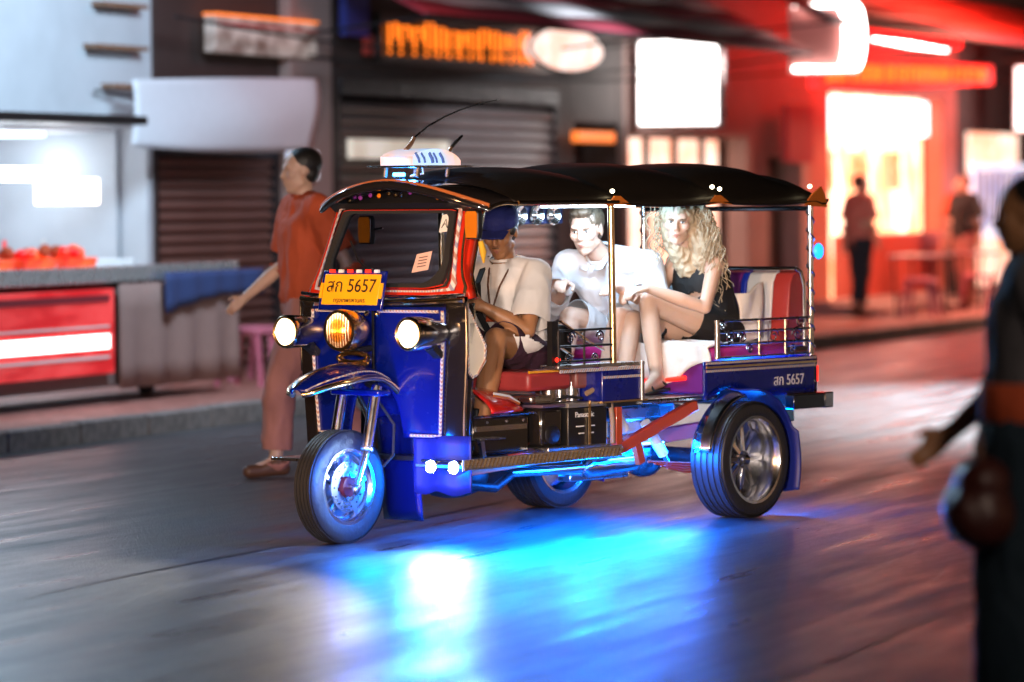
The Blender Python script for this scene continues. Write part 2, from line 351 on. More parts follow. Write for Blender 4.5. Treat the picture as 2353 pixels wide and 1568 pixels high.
mb().grid(lambda u, v: Vector((-300+600*u, -300+600*v, -.05)), 2, 2).build('ground', m_asph, kind='structure')
mb().box((-30, .16, -.04), (170, 12, .13)).build('pavement', m_pave, mw=STREET, kind='structure')
kr = None
kroot = bpy.data.objects.new('kerb', bpy.data.meshes.new('kerb')); COL.objects.link(kroot); kroot.matrix_world = STREET; kroot['kind'] = 'structure'
k0 = mb().box((0, 0, -.04), (.985, .155, .14)).build('kerb_stone', m_kerb, bevel=.015, parent=kroot)
k0.location = (-6, 0, 0)
for i in range(1, 44):
    k = k0.copy(); COL.objects.link(k); k.parent = kroot; k.location = (-6+i*1.0, random.uniform(-.004, .004), random.uniform(-.004, .004))

# ------------------------------------------------------------------ shop buildings along the pavement
m_wallgrey = M('painted_render_grey', (.50, .54, .58), .7, bump=.2, var=.15, scale=3)
m_walldark = M('dark_render', (.045, .028, .025), .7, bump=.3, var=.3, scale=3)
m_wallbrown = M('red_brown_render', (.38, .12, .08), .6, bump=.3, var=.3, scale=3)
m_wallpink = M('pale_render', (.30, .21, .19), .7, bump=.2, var=.15, scale=3)
m_slat = M('dull_shutter_steel', (.24, .13, .105), .45, .4, var=.25, rvar=.12, scale=6)
m_slatg = M('grey_shutter_steel', (.20, .17, .165), .36, .6, var=.25, rvar=.1, scale=6)
m_tarp = M('white_tarpaulin', (.74, .77, .82), .55, bump=.2, bscale=5, var=.05)
m_blueb = M('deep_blue_board', (.02, .03, .20), .5)
m_maroon = M('maroon_awning_cloth', (.22, .02, .035), .7, bump=.2)
m_greyaw = M('grey_awning_cloth', (.38, .36, .36), .7, bump=.2)
m_redaw = M('red_awning_cloth', (.75, .02, .01), .6, bump=.2)
e_tube = E('fluorescent_tube', (.86, .94, 1.0), 11)
e_ceil = E('white_shop_ceiling_light', (.70, .86, 1.0), 1.9)
e_white = EV('white_lightbox', (1, .96, .94), (1, .90, .86), 5.5, 2)
e_white2 = EV('white_lightbox_far', (1, .95, .93), (1, .80, .74), 3.5, 3)
e_neonw = E('white_neon', (1, .93, .88), 12)
e_red = EV('red_lightbox', (1, .004, .003), (.85, .01, .01), 2.2, 4, (1, 1, 1))
e_redor = E('orange_red_neon', (1, .10, .01), 3.5)
e_orange = E('orange_letter_lamps', (1, .20, .015), 1.7)
e_pinkw = EV('pale_round_lightbox', (1, .55, .42), (1, .80, .72), 1.2, 4)
e_door = EV('glowing_menu_wall', (1, .40, .16), (1, .78, .55), 2.6, 2.2, (1, 1, .6))  # interior light put into the wall as its own glow
e_pink = EV('lit_shop_window', (1, .42, .26), (1, .72, .58), 1.7, 2.5)
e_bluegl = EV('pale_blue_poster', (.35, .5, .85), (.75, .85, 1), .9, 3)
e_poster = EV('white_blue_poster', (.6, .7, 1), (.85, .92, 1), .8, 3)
e_orstrip = E('orange_strip', (1, .22, .03), 1.0)
e_redfood = EV('glowing_red_plastic', (.9, .01, .01), (1, .14, .03), .35, 6)  # faint glow put into red plastic and food that are no lamps
ST = STREET
def shop(s0, s1, ztop, wallmat, label, n=2.3, cat='shop building', openings=(), depth=4.0):
    t = thing('shop_building', label, cat, ST @ Matrix.Translation((s0, n, .13)), 'shop fronts along the pavement')
    w = s1-s0
    # wall panels around openings: (o0, o1, z1) from pavement up to z1
    w_ = mb(); x = 0
    for o0, o1, z1 in openings:
        if o0 > x: w_.box((x, 0, 0), (o0, .25, ztop))
        w_.box((o0, 0, z1), (o1, .25, ztop)); x = o1
    if x < w: w_.box((x, 0, 0), (w, .25, ztop))
    w_.box((0, .25, 0), (.15, depth, ztop)); w_.box((w-.15, .25, 0), (w, depth, ztop)); w_.box((.15, depth-.2, 0), (w-.15, depth, ztop))
    w_.box((.0, .25, ztop), (w, depth, ztop+.15))
    w_.build('wall', wallmat, t, bevel=.01)
    return t
def shutter(t, x0, x1, z0, z1, mat, pitch=.085, y=.05):
    sl = mb().prism([(0, 0), (.026, pitch*.16), (.040, pitch*.38), (.026, pitch*.60), (0, pitch*.72), (-.012, pitch*.97), (-.012, 0)],
                    lambda u, v, q: Vector((q, -u, v)), 0, x1-x0).build('shutter_slat', mat, t)
    sl.location = (x0, y, z0); z = z0+pitch
    while z < z1-pitch*.5:
        c = sl.copy(); COL.objects.link(c); c.parent = t; c.location = (x0, y+random.uniform(-.002, .002), z); z += pitch
    mb().box((x0-.04, y-.05, z0), (x0, y+.03, z1)).build('shutter_guide', m_dark, t); mb().box((x1, y-.05, z0), (x1+.04, y+.03, z1)).build('shutter_guide', m_dark, t)
    mb().box((x0-.04, y-.08, z1), (x1+.04, y+.12, z1+.16)).build('shutter_box', m_dark, t, bevel=.01)

# A: open white-lit shop at the left
A = shop(-3.0, 6.80, 5.2, m_wallgrey, 'pale grey shop with white lit interior open to the street, left end of the row', openings=((.3, 9.70, 2.02),))
lw = mb().box((.16, 2.2, 0), (9.64, 2.26, 2.0)); lw.build('back_wall', M('white_tiles', (.80, .84, .88), .3, var=.05), A)
mb().box((.16, .26, 1.99), (9.6, 2.2, 2.06)).build('ceiling', M('white_ceiling', (.8, .82, .85), .6), A)
mb().box((.2, -.55, 2.02), (8.6, -.02, 2.09)).build('canopy_edge', m_black, A, bevel=.01)
for x, z, y in ((7.3, 1.70, .35), (8.35, 1.66, .75), (9.2, 1.66, .75), (5.6, 1.85, 1.2), (6.6, 1.72, .35)):
    g = mb().tube([(x-.45, y, z), (x+.45, y, z)], .05, 12); g.build('tube_lamp', e_tube, A)
for k in range(5):
    mb().box((.9+k*1.8, .7, 1.955), (2.1+k*1.8, 1.5, 1.985)).build('ceiling_light', e_ceil, A)
mb().box((8.15, .1, 1.42), (9.05, .2, 1.62)).build('lit_box_sign', e_white2, A, bevel=.01)
for k, zz in enumerate((2.62, 2.95, 2.32)):
    mb().box((8.6+.15*k, -.12, zz), (9.5, -.0, zz+.035)).build('wall_bracket', M('brown_bracket', (.22, .11, .06), .6), A)
mb().tube([(8.7, -.05, 2.30), (9.2, -.10, 2.25), (9.7, -.08, 2.18), (10.4, -.03, 2.22)], .012, 6).build('cable', m_black, A)
for k in range(4): mb().box((8.0+k*.42, 2.12, .95), (8.3+k*.42, 2.19, 1.5)).build('shelf_poster', M('pale_blue_print', (.5, .62, .78), .5), A)
# B: shutter under a white tarpaulin
B = shop(6.80, 9.25, 5.2, m_walldark, 'narrow dark shophouse with closed brown slatted shutter under a white tarpaulin', openings=((.07, 2.38, 1.88),))
shutter(B, .10, 2.34, -.02, 1.80, m_slat, .092)
def tarp(u, v):
    x = -1.0+u*3.5
    return Vector((x, -.30-.04*sin(pi*v)-.015*sin(11*u+3*v)-.02*sin(5*u-4*v), 1.86+v*(.52+.07*u)-.03*sin(pi*u)*(1-v)+.02*sin(2.2*u)*v))
tp = mb().grid(tarp, 30, 10).build('tarpaulin', m_tarp, None, solid=.006, mw=B.matrix_world.copy())
tp['label'] = 'white sagging tarpaulin banner hung over the brown shutter'; tp['category'] = 'tarpaulin'
sg = thing('sign_board', 'white printed sign board with red line above the tarpaulin', 'sign', ST @ Matrix.Translation((7.62, 2.18, 2.78)))
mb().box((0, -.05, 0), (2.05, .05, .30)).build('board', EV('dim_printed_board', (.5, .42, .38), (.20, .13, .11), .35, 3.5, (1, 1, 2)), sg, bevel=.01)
mb().box((0, -.06, .225), (2.05, -.052, .245)).build('red_line', M('red_print', (.6, .01, .02), .5), sg)
mb().box((0, -.07, .30), (2.05, .06, .32)).build('orange_edge', e_orstrip, sg)
# C: pillar and long shutter
Cb = shop(9.25, 16.3, 5.2, m_walldark, 'wide dark shophouse with a long closed grey shutter behind the three-wheeler', openings=((1.25, 6.75, 2.5),))
mb().box((-.02, -.12, 0), (.85, -.005, 4.2)).build('pillar', m_wallpink, Cb, bevel=.015)
shutter(Cb, 1.3, 6.7, .0, 2.36, m_slatg, .105)
pb = thing('poster', 'white and blue poster on the pale pillar beside the brown shutter', 'poster', ST @ Matrix.Translation((9.0, 2.12, 1.75)))
mb().box((0, -.01, 0), (.62, .01, .23)).build('sheet', e_poster, pb); 
mb().box((.0, -.012, .07), (.62, -.0105, .09)).build('printed_line', M('blue_print', (.1, .1, .3), .6), pb)
bb = mb().box((10.25, 2.1, 3.0), (10.75, 2.17, 3.9)).build('banner', m_blueb, mw=ST); bb['label'] = 'narrow deep blue banner high on the pale pillar'; bb['category'] = 'banner'
rb_ = mb().box((10.75, 2.12, 2.85), (11.3, 2.17, 3.02)).build('sign', M('dull_red_board', (.35, .03, .02), .5), mw=ST); rb_['label'] = 'small dull red board beside the blue banner'; rb_['category'] = 'sign'
# orange bar-shaped neon sign
os_ = thing('neon_sign', 'orange glowing neon strip sign above the long grey shutter', 'neon sign', ST @ Matrix.Translation((10.9, 2.05, 2.83)))
mb().box((0, .0, -.04), (4.3, .08, .40)).build('backing', m_black, os_, bevel=.01)
random.seed(11)
x = .12
while x < 4.1:
    w = random.uniform(.10, .22); zt = .30+random.uniform(-.03, .04); g = mb()
    pts = [(x, -.03, .03), (x, -.03, zt), (x+w, -.03, zt), (x+w, -.03, .05+random.choice((0, .12)))]
    g.tube(pts, .014, 6); g.build('neon_tube', e_orange, os_); x += w+random.uniform(.08, .14)
rs = thing('round_sign', 'pale pink oval lightbox sign next to the orange neon strip', 'sign', ST @ Matrix.Translation((15.15, 1.9, 3.02)))
mb().lathe([(0, -.05), (.97, -.05), (1.0, 0), (.97, .05), (0, .05)], (0, 0, 0), (0, 1, 0), 40).build('face', e_pinkw, rs)
for v in rs.children[0].data.vertices: v.co.z *= .21
mb().tube([(cos(t)*1.0, -.02, sin(t)*.22) for t in [2*pi*k/40 for k in range(40)]], .02, 6, closed=True).build('rim', m_dark, rs)
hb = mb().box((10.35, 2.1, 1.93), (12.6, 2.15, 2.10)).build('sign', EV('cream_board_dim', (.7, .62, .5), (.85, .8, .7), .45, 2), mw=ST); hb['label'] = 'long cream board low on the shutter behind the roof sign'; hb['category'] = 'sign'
# long awnings
def awning(name, label, s0, s1, n0, n1, z0, z1, stripes, grp=None):
    t = thing(name, label, 'awning', ST @ Matrix.Translation((s0, n0, z0)), grp)
    k = len(stripes)
    for i, m in enumerate(stripes):
        mb().grid(lambda u, v, i=i: Vector((u*(s1-s0), (n1-n0)*((i+v)/k), (z1-z0)*((i+v)/k)+.015*sin(u*30+i))), 24, 2).build('cloth_strip', m, t, solid=.01)
    mb().tube([(0, 0, 0), (s1-s0, 0, 0)], .02, 8).build('front_bar', m_dark, t)
    for x in (0.1, (s1-s0)/2, s1-s0-.1): mb().tube([(x, 0, 0), (x, n1-n0, -.15)], .014, 6).build('arm', m_dark, t)
    return t
awning('awning', 'maroon and grey striped awning high over the long shutter', 9.4, 20.5, 1.0, 2.28, 3.12, 3.75, [m_maroon, m_greyaw, m_maroon, m_greyaw])
awning('awning', 'bright red awning at the upper right above the red signs', 19.5, 42, .5, 2.25, 3.42, 4.2, [m_maroon, m_redaw, m_redaw, m_redaw])
# D / E
D = shop(16.3, 18.0, 5.2, m_walldark, 'dark recessed doorway bay with a small orange lamp strip', openings=((.2, 1.5, 2.2),))
mb().box((.25, .6, 0), (1.45, .66, 2.15)).build('door', M('dark_wood_door', (.04, .025, .02), .5), D, bevel=.01)
osp = mb().box((16.2, 2.15, 2.13), (17.3, 2.22, 2.24)).build('lamp_strip', e_orstrip, mw=ST); osp['label'] = 'small orange lamp strip beside the dark recessed doorway'; osp['category'] = 'lamp'
Eb = shop(18.0, 24.6, 5.4, m_wallpink, 'pale shop with pink lit window behind the big white lightbox', openings=((.15, 4.2, 2.1), (5.0, 6.3, 1.9)))
mb().box((.15, .36, 0), (4.2, .40, 2.08)).build('lit_window', e_pink, Eb)
for k in range(4): mb().box((.6+k*.95, .28, .0), (.66+k*.95, .34, 2.08)).build('window_bar', m_dark, Eb)
mb().box((5.02, .3, 0), (6.28, .36, 1.88)).build('door', m_walldark, Eb)
dr = mb().box((22.75, 1.98, 1.95), (23.75, 2.06, 2.62)).build('banner', M('dark_red_banner', (.32, .01, .015), .6), mw=ST); dr['label'] = 'dark red banner between the big lightbox and the bright doorway'; dr['category'] = 'banner'
def boxsign(name, label, s, n0, n1, z0, z1, em, split=True):
    t = thing(name, label, 'lightbox sign', ST @ Matrix.Translation((s, n0, z0)), 'projecting lightboxes')
    h = z1-z0; w = n1-n0
    if split:
        mb().box((-.0, 0, 0), (.14, w, h*.495)).build('light_panel', em, t, bevel=.01); mb().box((.02, .02, h*.505), (.14, w, h)).build('light_panel', em, t, bevel=.01)
    else: mb().box((0, 0, 0), (.14, w, h)).build('light_panel', em, t, bevel=.01)
    fr = mb()
    for z in (-.03, h): fr.box((-.01, -.03, z), (.16, w+.03, z+.03))
    for y in (-.03, w): fr.box((-.01, y, 0), (.16, y+.03, h))
    fr.build('frame', m_steel, t)
    mb().beam((.07, w, h*.8), (.07, 2.3-n0, h*.8), .04, .04).build('bracket', m_dark, t)
    return t
boxsign('lightbox_sign', 'large square white lightbox sign glowing above the roof', 18.2, 1.33, 2.2, 2.33, 3.20, e_white)
boxsign('lightbox_sign', 'white lightbox sign cut by the right edge of the photo', 32.6, .4, 1.78, 2.45, 3.30, e_white2, False)
bl = thing('bar_lamp', 'row of five tiny white bar lamps on top of the large lightbox', 'lamp', ST @ Matrix.Translation((18.3, 1.78, 3.24)))
for k in range(5): mb().box((0, k*.062, 0), (.03, k*.062+.036, .12)).build('bar', e_neonw, bl)
mb().box((.0, -.02, -.03), (.05, .30, -.0)).build('base', m_dark, bl)
ns = thing('neon_sign', 'rounded white neon sign of nested tubes beside the large lightbox', 'neon sign', ST @ Matrix.Translation((20.6, .62, 2.93)))
mb().box((.06, -.1, -.02), (.10, .70, .78)).build('backing', M('pale_sign_back', (.5, .2, .18), .5), ns)
for k in range(5):
    w = .10+.0*k; o = k*.052
    pts = [Vector((0, .62, .02+o*.1))]+[Vector((0, .12-o+.14*(1-cos(t))*0+.09*cos(t+pi)*1.0, .37+.35*sin(t))) for t in [-pi/2+pi*j/14 for j in range(15)]]+[Vector((0, .62, .74-o*.1))]
    mb().tube(pts, .016, 6).build('neon_tube', e_neonw, ns)
def redsign(label, s0, s1, n, za0, za1, zb0, zb1, glyph=True):
    t = thing('red_sign', label, 'neon sign', ST @ Matrix.Translation((s0, n, 0)), 'red street signs')
    w = s1-s0
    mb().hexa([(0, 0, za0), (w, 0, zb0), (w, .12, zb0), (0, .12, za0), (0, 0, za1), (w, 0, zb1), (w, .12, zb1), (0, .12, za1)]).build('face', e_red, t, bevel=.01)
    if glyph:
        x = .3
        while x < w-.4:
            q = x/w; z0 = za0+(zb0-za0)*q; h = (za1-za0)*(1-q)+(zb1-zb0)*q; ww = random.uniform(.15, .4)
            mb().tube([(x, -.03, z0+h*.2), (x, -.03, z0+h*.75), (x+ww, -.03, z0+h*.75), (x+ww*.8, -.03, z0+h*.25)], .018, 6).build('neon_tube', e_redor, t); x += ww+random.uniform(.18, .35)
    return t
redsign('long low red neon sign with orange tubes under the other red sign', 21.4, 29.1, 1.2, 2.76, 3.12, 2.98, 3.22)
r2 = redsign('upper short red lit sign below the red awning', 21.6, 26.4, .9, 3.17, 3.46, 3.36, 3.62, False)
for k in range(4): mb().box((.9+k*.45, -.02, 3.33-.03*k+.02*k), (2.6+k*.5, -.005, 3.35-.01*k)).build('white_stroke', e_neonw, r2)
# F: bright doorway
Fb = shop(24.6, 31.4, 5.4, m_wallbrown, 'red-brown shop with a bright orange lit doorway', openings=((.85, 6.1, 2.72),))
mb().box((.85, .30, 0), (6.1, .36, 2.7)).build('glowing_wall', e_door, Fb)
mb().box((.9, .15, 2.22), (5.9, .28, 2.66)).build('lit_fascia', EV('white_fascia', (1, .97, .95), (.9, .95, 1), 3.0, 2), Fb, bevel=.01)
for x in (1.1, 2.6, 4.1): mb().box((x, .28, 1.5), (x+.9, .298, 2.0)).build('menu_board', EV('menu_print', (.9, .3, .08), (1, .7, .4), .8, 5), Fb)
mb().box((1.6, -.15, 0), (5.4, .20, .95)).build('counter', M('red_counter', (.35, .05, .03), .5), Fb, bevel=.02)
for k in range(3): mb().box((-.3, -.35-.3*k, 0), (9.5, -.35-.3*k+.3, .16*(3-k)/3+.02)).build('step', m_wallpink, Fb, bevel=.01)
G = shop(31.4, 44, 5.4, m_walldark, 'dark shopfront at the far right end of the row', openings=((.5, 4.5, 2.3), (6, 11, 2.3)))
mb().box((.5, .3, 0), (4.5, .36, 2.3)).build('lit_window', e_pink, G); mb().box((6, .3, 0), (11, .36, 2.3)).build('lit_window', e_pink, G)
rk = thing('poster_stand', 'pale blue striped poster stand on the pavement at the right', 'poster stand', ST @ Matrix.Translation((30.2, 1.75, .13)))
mb().box((0, 0, .85), (2.9, .05, 1.85)).build('poster_panel', e_bluegl, rk, bevel=.01)
for k in range(9): mb().box((.1+k*.31, -.02, 1.05), (.22+k*.31, -.002, 1.75)).build('stripe', M('blue_grey_stripe', (.2, .25, .38), .5), rk)
for x in (.1, 2.75): mb().box((x, 0, 0), (x+.05, .05, .85)).build('leg', m_dark, rk)
# upper storeys close the top and right of the view
ub = mb().box((-6, 2.9, 5.3), (60, 9, 9)).build('upper_storey', m_walldark, mw=ST, kind='structure')

# ------------------------------------------------------------------ food cart on the pavement
fc = thing('food_cart', 'steel topped street food cart with grey skirt and red sign', 'food cart', ST @ Matrix.Translation((.6, 1.1, .13)))
mb().box((0, -.1, .86), (5.0, .75, .92)).box((0, -.1, .92), (5.0, -.06, .98)).build('counter_top', M('cart_steel', (.62, .64, .66), .28, .8, rvar=.1), fc, bevel=.01)
mb().grid(lambda u, v: Vector((2.95+u*2.0, -.11-.03*sin(u*26)*(1-v)*1.0, .10+v*.75)), 50, 4).build('skirt', M('grey_brown_skirt', (.24, .15, .13), .8, bump=.2), fc, solid=.006)
mb().box((0, -.06, .12), (4.9, .7, .84)).build('cabinet', M('dull_cart_body', (.16, .11, .10), .6), fc, bevel=.01)
mb().box((.3, -.12, .22), (2.85, -.085, .82)).build('sign_panel', EV('red_white_panel', (.55, .006, .01), (.75, .05, .05), .5, 2, (1, 1, 4)), fc, bevel=.006)
for z, h, m in ((.40, .10, e_white2), (.33, .02, m_paper), (.55, .015, m_paper), (.73, .05, M('maroon_band', (.2, .01, .02), .5))):
    mb().box((.5, -.135, z), (2.75, -.125, z+h)).build('printed_band', m, fc)
for x in (.9, 4.2):
    w = mb().lathe([(.02, -.03), (.10, -.03), (.14, -.02), (.14, .02), (.10, .03), (.02, .03)], (x, .3, .14), (0, 1, 0), 20); w.build('wheel', m_rubber, fc)
cl = mb().grid(lambda u, v: Vector((3.6+u*1.75, -.16-.015*sin(u*30), .62+.12*abs(sin(2.2*u))+v*(.30-.12*abs(sin(2.2*u))))), 24, 4).build('cloth', M('blue_cloth', (.02, .04, .13), .8, bump=.2), mw=fc.matrix_world, solid=.008)
cl['label'] = 'dark blue cloth hanging from the right end of the food cart'; cl['category'] = 'cloth'
random.seed(5)
labels = ['red basket of food, leftmost on the food cart', 'red plastic basket, second on the cart counter', 'red basket heaped with orange food on the cart counter', 'orange red basket nearest the white boxes on the cart']
for k in range(4):
    x0 = .75+k*.62
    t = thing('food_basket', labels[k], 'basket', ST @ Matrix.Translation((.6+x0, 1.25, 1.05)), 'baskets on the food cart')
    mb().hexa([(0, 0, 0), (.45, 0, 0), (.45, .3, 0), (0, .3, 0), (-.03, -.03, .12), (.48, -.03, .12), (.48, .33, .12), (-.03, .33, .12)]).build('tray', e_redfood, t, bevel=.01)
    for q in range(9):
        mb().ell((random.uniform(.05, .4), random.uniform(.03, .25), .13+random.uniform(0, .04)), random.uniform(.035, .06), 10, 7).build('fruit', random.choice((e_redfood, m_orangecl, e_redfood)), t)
for k in range(2):
    t = mb().box((3.05+k*.75, 1.3, 1.05), (3.7+k*.72, 1.6, 1.15)).build('foam_box', m_white, mw=ST, bevel=.01)
    t['label'] = ('white foam box on the cart beside the red baskets', 'white foam box at the right end of the cart')[k]; t['category'] = 'box'; t['group'] = 'foam boxes on the food cart'
# stool beyond the cart
sl_ = thing('plastic_stool', 'pinkish plastic stool on the pavement right of the food cart', 'stool', ST @ Matrix.Translation((6.2, 1.2, .13)))
mb().box((-.17, -.17, .40), (.17, .17, .44)).build('seat', M('pink_plastic', (.45, .12, .18), .4), sl_, bevel=.02)
for sx in (-1, 1):
    for sy in (-1, 1): mb().beam((sx*.14, sy*.14, .40), (sx*.19, sy*.19, 0), .035, .035, (1, 0, 0)).build('leg', bpy.data.materials['pink_plastic'], sl_)
st2 = clone(sl_, mw=ST @ Matrix.Translation((7.1, 1.5, .13))); st2['label'] = 'second pinkish plastic stool, nearer the brown shutter'
sl_['group'] = st2['group'] = 'plastic stools'

# ================================================================== THREE-WHEELER
tuk = thing('three_wheeler', 'blue open-sided three-wheeled taxi with black canopy, chrome trim and blue underglow on the road', 'tuk-tuk', TUK)
P_ = tuk
def shA(b, c): return .245 + .22*max(0, abs(b)-.40)**1.0*.5 + .045*(b/.5)**2 + .03*max(0, (.75-c))
def hw(c): return .47+.035*min(1, max(0, (c-.46)/.4))
def cb(b):
    q = abs(b)
    return .70-.05*(q/.17)**3 if q < .17 else .46
def shield_panel(sgn):
    def fn(u, v):
        q = u*.41/.41; b0 = .405*u
        c0 = .46 if b0 > .175 else .70-.24*(b0/.175)**4
        c = c0+(1.06-c0)*v
        b = b0*hw(c)/.5
        return T(shA(b, c), sgn*b, c)
    return mb().grid(fn, 16, 16)
for sgn in (1, -1):
    shield_panel(sgn).build('front_panel', m_blue, P_, solid=.01)
    def col(u, v, sgn=sgn):
        c = .34+.74*v; b = (.408+.092*min(1, u*1.6))*hw(c)/.5; a = shA(b, c)+(0 if u < .625 else (u-.625)*.16)
        return T(a, sgn*b, c)
    mb().grid(col, 8, 8).build('corner_column', m_blackgl, P_, solid=.012)
    mb().tube([T(shA(.5, c)+.004, sgn*(hw(c)+.004), c) for c in (.34, .6, .85, 1.08)], .009, 8).build('corner_bead', m_chrome, P_)
    pts = [T(shA(.40, c)-.012, sgn*.395*hw(c)/.5, c) for c in (1.045, .9, .75, .6, .475)]+[T(shA(b, .47)-.012, sgn*b, .472) for b in (.33, .27, .21)]
    mb().tube(pts, .0075, 6).build('panel_trim', m_trim, P_)
    mb().tube([T(shA(b, 1.04)-.01, sgn*b, 1.04) for b in (.03, .15, .27, .375)], .0075, 6).build('panel_trim', m_trim, P_)
mb().tube([T(shA(0, c)-.010, 0.0, c) for c in (1.06, .9, .75, .705)], .007, 6).build('centre_bead', m_black, P_)
mb().tube([T(shA(b, 1.075)-.008, b, 1.075+.018*(abs(b)/.5)**2) for b in [-.5+.1*k for k in range(11)]], .012, 8).build('waist_rail', m_gold, P_)
mb().tube([T(shA(b, 1.1)-.002, b, 1.10+.018*(abs(b)/.5)**2) for b in [-.5+.1*k for k in range(11)]], .008, 8).build('waist_trim', m_chrome, P_)
# side wing panels with cream face
for sgn in (1, -1):
    wp = [(.30, 1.075), (.36, .99), (.435, .885), (.43, .81), (.405, .785), (.375, .75), (.335, .735), (.305, .76)]
    fnw = lambda u, v, t, sgn=sgn: T(u, sgn*(.497+t), v)
    mb().prism(wp, fnw, 0, .014).build('side_wing', m_cream, P_, bevel=.003)
    cx_ = (.36, .88); inner = [(cx_[0]+(u-cx_[0])*.86, cx_[1]+(v-cx_[1])*.93) for u, v in wp]; outer = [(cx_[0]+(u-cx_[0])*1.07, cx_[1]+(v-cx_[1])*1.03) for u, v in wp]
    mb().frame(wp, inner, fnw, .0145, .019).build('wing_trim', m_trim, P_)
    mb().frame(outer, wp, fnw, -.002, .018).build('wing_edge', m_black, P_)
# windscreen frame
def wsA(b, c): return .262+(c-1.08)*.40+max(0, abs(b)-.37)*.5
def rounded(hb, ht, cb_, ct, rb, rt, n=8):
    pts = []
    for (x, y, r, a0) in ((ht, ct, rt, 0), (-ht, ct, rt, 90), (-hb, cb_, rb, 180), (hb, cb_, rb, 270)):
        cx = x-r if x > 0 else x+r; cy = y-r if y > 1.3 else y+r
        for k in range(n): 
            t = radians(a0+90*k/(n-1)); pts.append((cx+r*cos(t), cy+r*sin(t)))
    return pts
def densify(pl, m):
    out = []
    for i in range(len(pl)):
        p, q = pl[i], pl[(i+1) % len(pl)]; L = sqrt((p[0]-q[0])**2+(p[1]-q[1])**2); k = max(1, int(L/m))
        out += [(p[0]+(q[0]-p[0])*j/k, p[1]+(q[1]-p[1])*j/k) for j in range(k)]
    return out
gl_in = densify(rounded(.352, .325, 1.165, 1.490, .115, .04), .04)
outp = [(.503, 1.108), (.485, 1.15), (.452, 1.21), (.43, 1.30), (.42, 1.40), (.41, 1.53), (-.41, 1.53), (-.42, 1.40), (-.43, 1.30), (-.452, 1.21), (-.485, 1.15), (-.503, 1.108)]
def ray_out(p, c=(0, 1.33), poly=outp):
    dx, dy = p[0]-c[0], p[1]-c[1]; best = None
    for i in range(len(poly)):
        (x1, y1), (x2, y2) = poly[i], poly[(i+1) % len(poly)]; ex, ey = x2-x1, y2-y1; den = dx*ey-dy*ex
        if abs(den) < 1e-9: continue
        t = ((x1-c[0])*ey-(y1-c[1])*ex)/den; u = ((x1-c[0])*dy-(y1-c[1])*dx)/den
        if t > 0 and -1e-6 <= u <= 1+1e-6 and (best is None or t < best): best = t
    return (c[0]+dx*best, c[1]+dy*best)
gl_out = [ray_out(p) for p in gl_in]
wsf = lambda u, v, t: T(wsA(u, v)+t, u, v)
mix = lambda k: [(p[0]+(q[0]-p[0])*k, p[1]+(q[1]-p[1])*k) for p, q in zip(gl_in, gl_out)]
mb().frame(gl_out, gl_in, wsf, 0, .025).build('windscreen_frame', m_red, P_)
mb().frame(mix(.30), [(p[0]*.985, 1.33+(p[1]-1.33)*.985) for p in gl_in], wsf, -.008, .03).build('windscreen_gasket', m_rubber, P_)
mb().frame(mix(.66), mix(.52), wsf, -.007, -.001).build('frame_trim', m_trim, P_)
mb().frame(mix(.45), mix(.38), wsf, -.006, -.001).build('frame_trim', m_chrome, P_)
mb().frame(mix(.97), mix(.89), wsf, -.007, -.001).build('frame_trim', m_gold, P_)
mb().prism([(p[0], p[1]) for p in gl_in], wsf, .010, .015).build('windscreen', m_windsh, P_, smooth=False)
for sgn in (1, -1):
    mb().grid(lambda u, v, sgn=sgn: T(wsA(.45, 1.11+.42*v)+.012+.05*u, sgn*((.503-.055*min(1, v*4)-.035*v)+.0*u), 1.10+.43*v), 2, 10).build('door_pillar', m_red, P_, solid=.012)
    mb().tube([T(wsA(.45, 1.11+.42*v)+.068, sgn*(.503-.055*min(1, v*4)-.035*v), 1.10+.43*v) for v in (0, .12, .25, .6, 1)], .010, 8).build('door_pillar_bead', m_gold, P_)
# wipers, stickers, mirrors
mb().tube([wsf(.02, 1.17, -.02), wsf(-.16, 1.27, -.02), wsf(-.24, 1.36, -.02)], .005, 6).build('wiper', m_dark, P_)
s_ = mb().prism([(.275, 1.40), (.335, 1.405), (.325, 1.485), (.27, 1.48)], wsf, -.003, -.001).build('sticker', m_paper, P_)
mb().tube([wsf(.285, 1.42, -.004), wsf(.30, 1.46, -.004), wsf(.32, 1.42, -.004), wsf(.30, 1.44, -.004)], .0025, 4, closed=True).build('print_mark', m_ink, s_)
s_ = mb().prism([(.17, 1.215), (.265, 1.23), (.262, 1.315), (.175, 1.30)], wsf, -.003, -.001).build('sticker', M('pink_paper', (.7, .45, .38), .5), P_)
for k in range(4): mb().prism([(.195, 1.24+k*.014), (.245, 1.247+k*.014), (.245, 1.251+k*.014), (.195, 1.244+k*.014)], wsf, -.0045, -.0035).build('print_line', m_ink, s_)
def mirror(a, b, c, sgn, lab=None):
    m = mb(); ol = rounded_rect = [(x, y) for x, y in ((-.035, -.065), (.035, -.065), (.04, -.03), (.04, .055), (.03, .068), (-.03, .068), (-.04, .055), (-.04, -.03))]
    fnm = lambda u, v, t: T(a+t, b+u, c+v)
    r = m.prism(ol, fnm, -.02, .012).build('mirror', m_black, P_, bevel=.004)
    mb().prism([(u*.88, v*.9) for u, v in ol], fnm, -.024, -.0205).build('mirror_glass', m_amber, r)  # orange reflection painted in as an amber colour
    mb().tube([T(a, b-sgn*.03, c), T(a+.03, b-sgn*.07, c+.01)], .006, 6).build('mirror_arm', m_chrome, r)
mirror(.32, .545, 1.435, 1); mirror(.47, -.24, 1.41, -1)
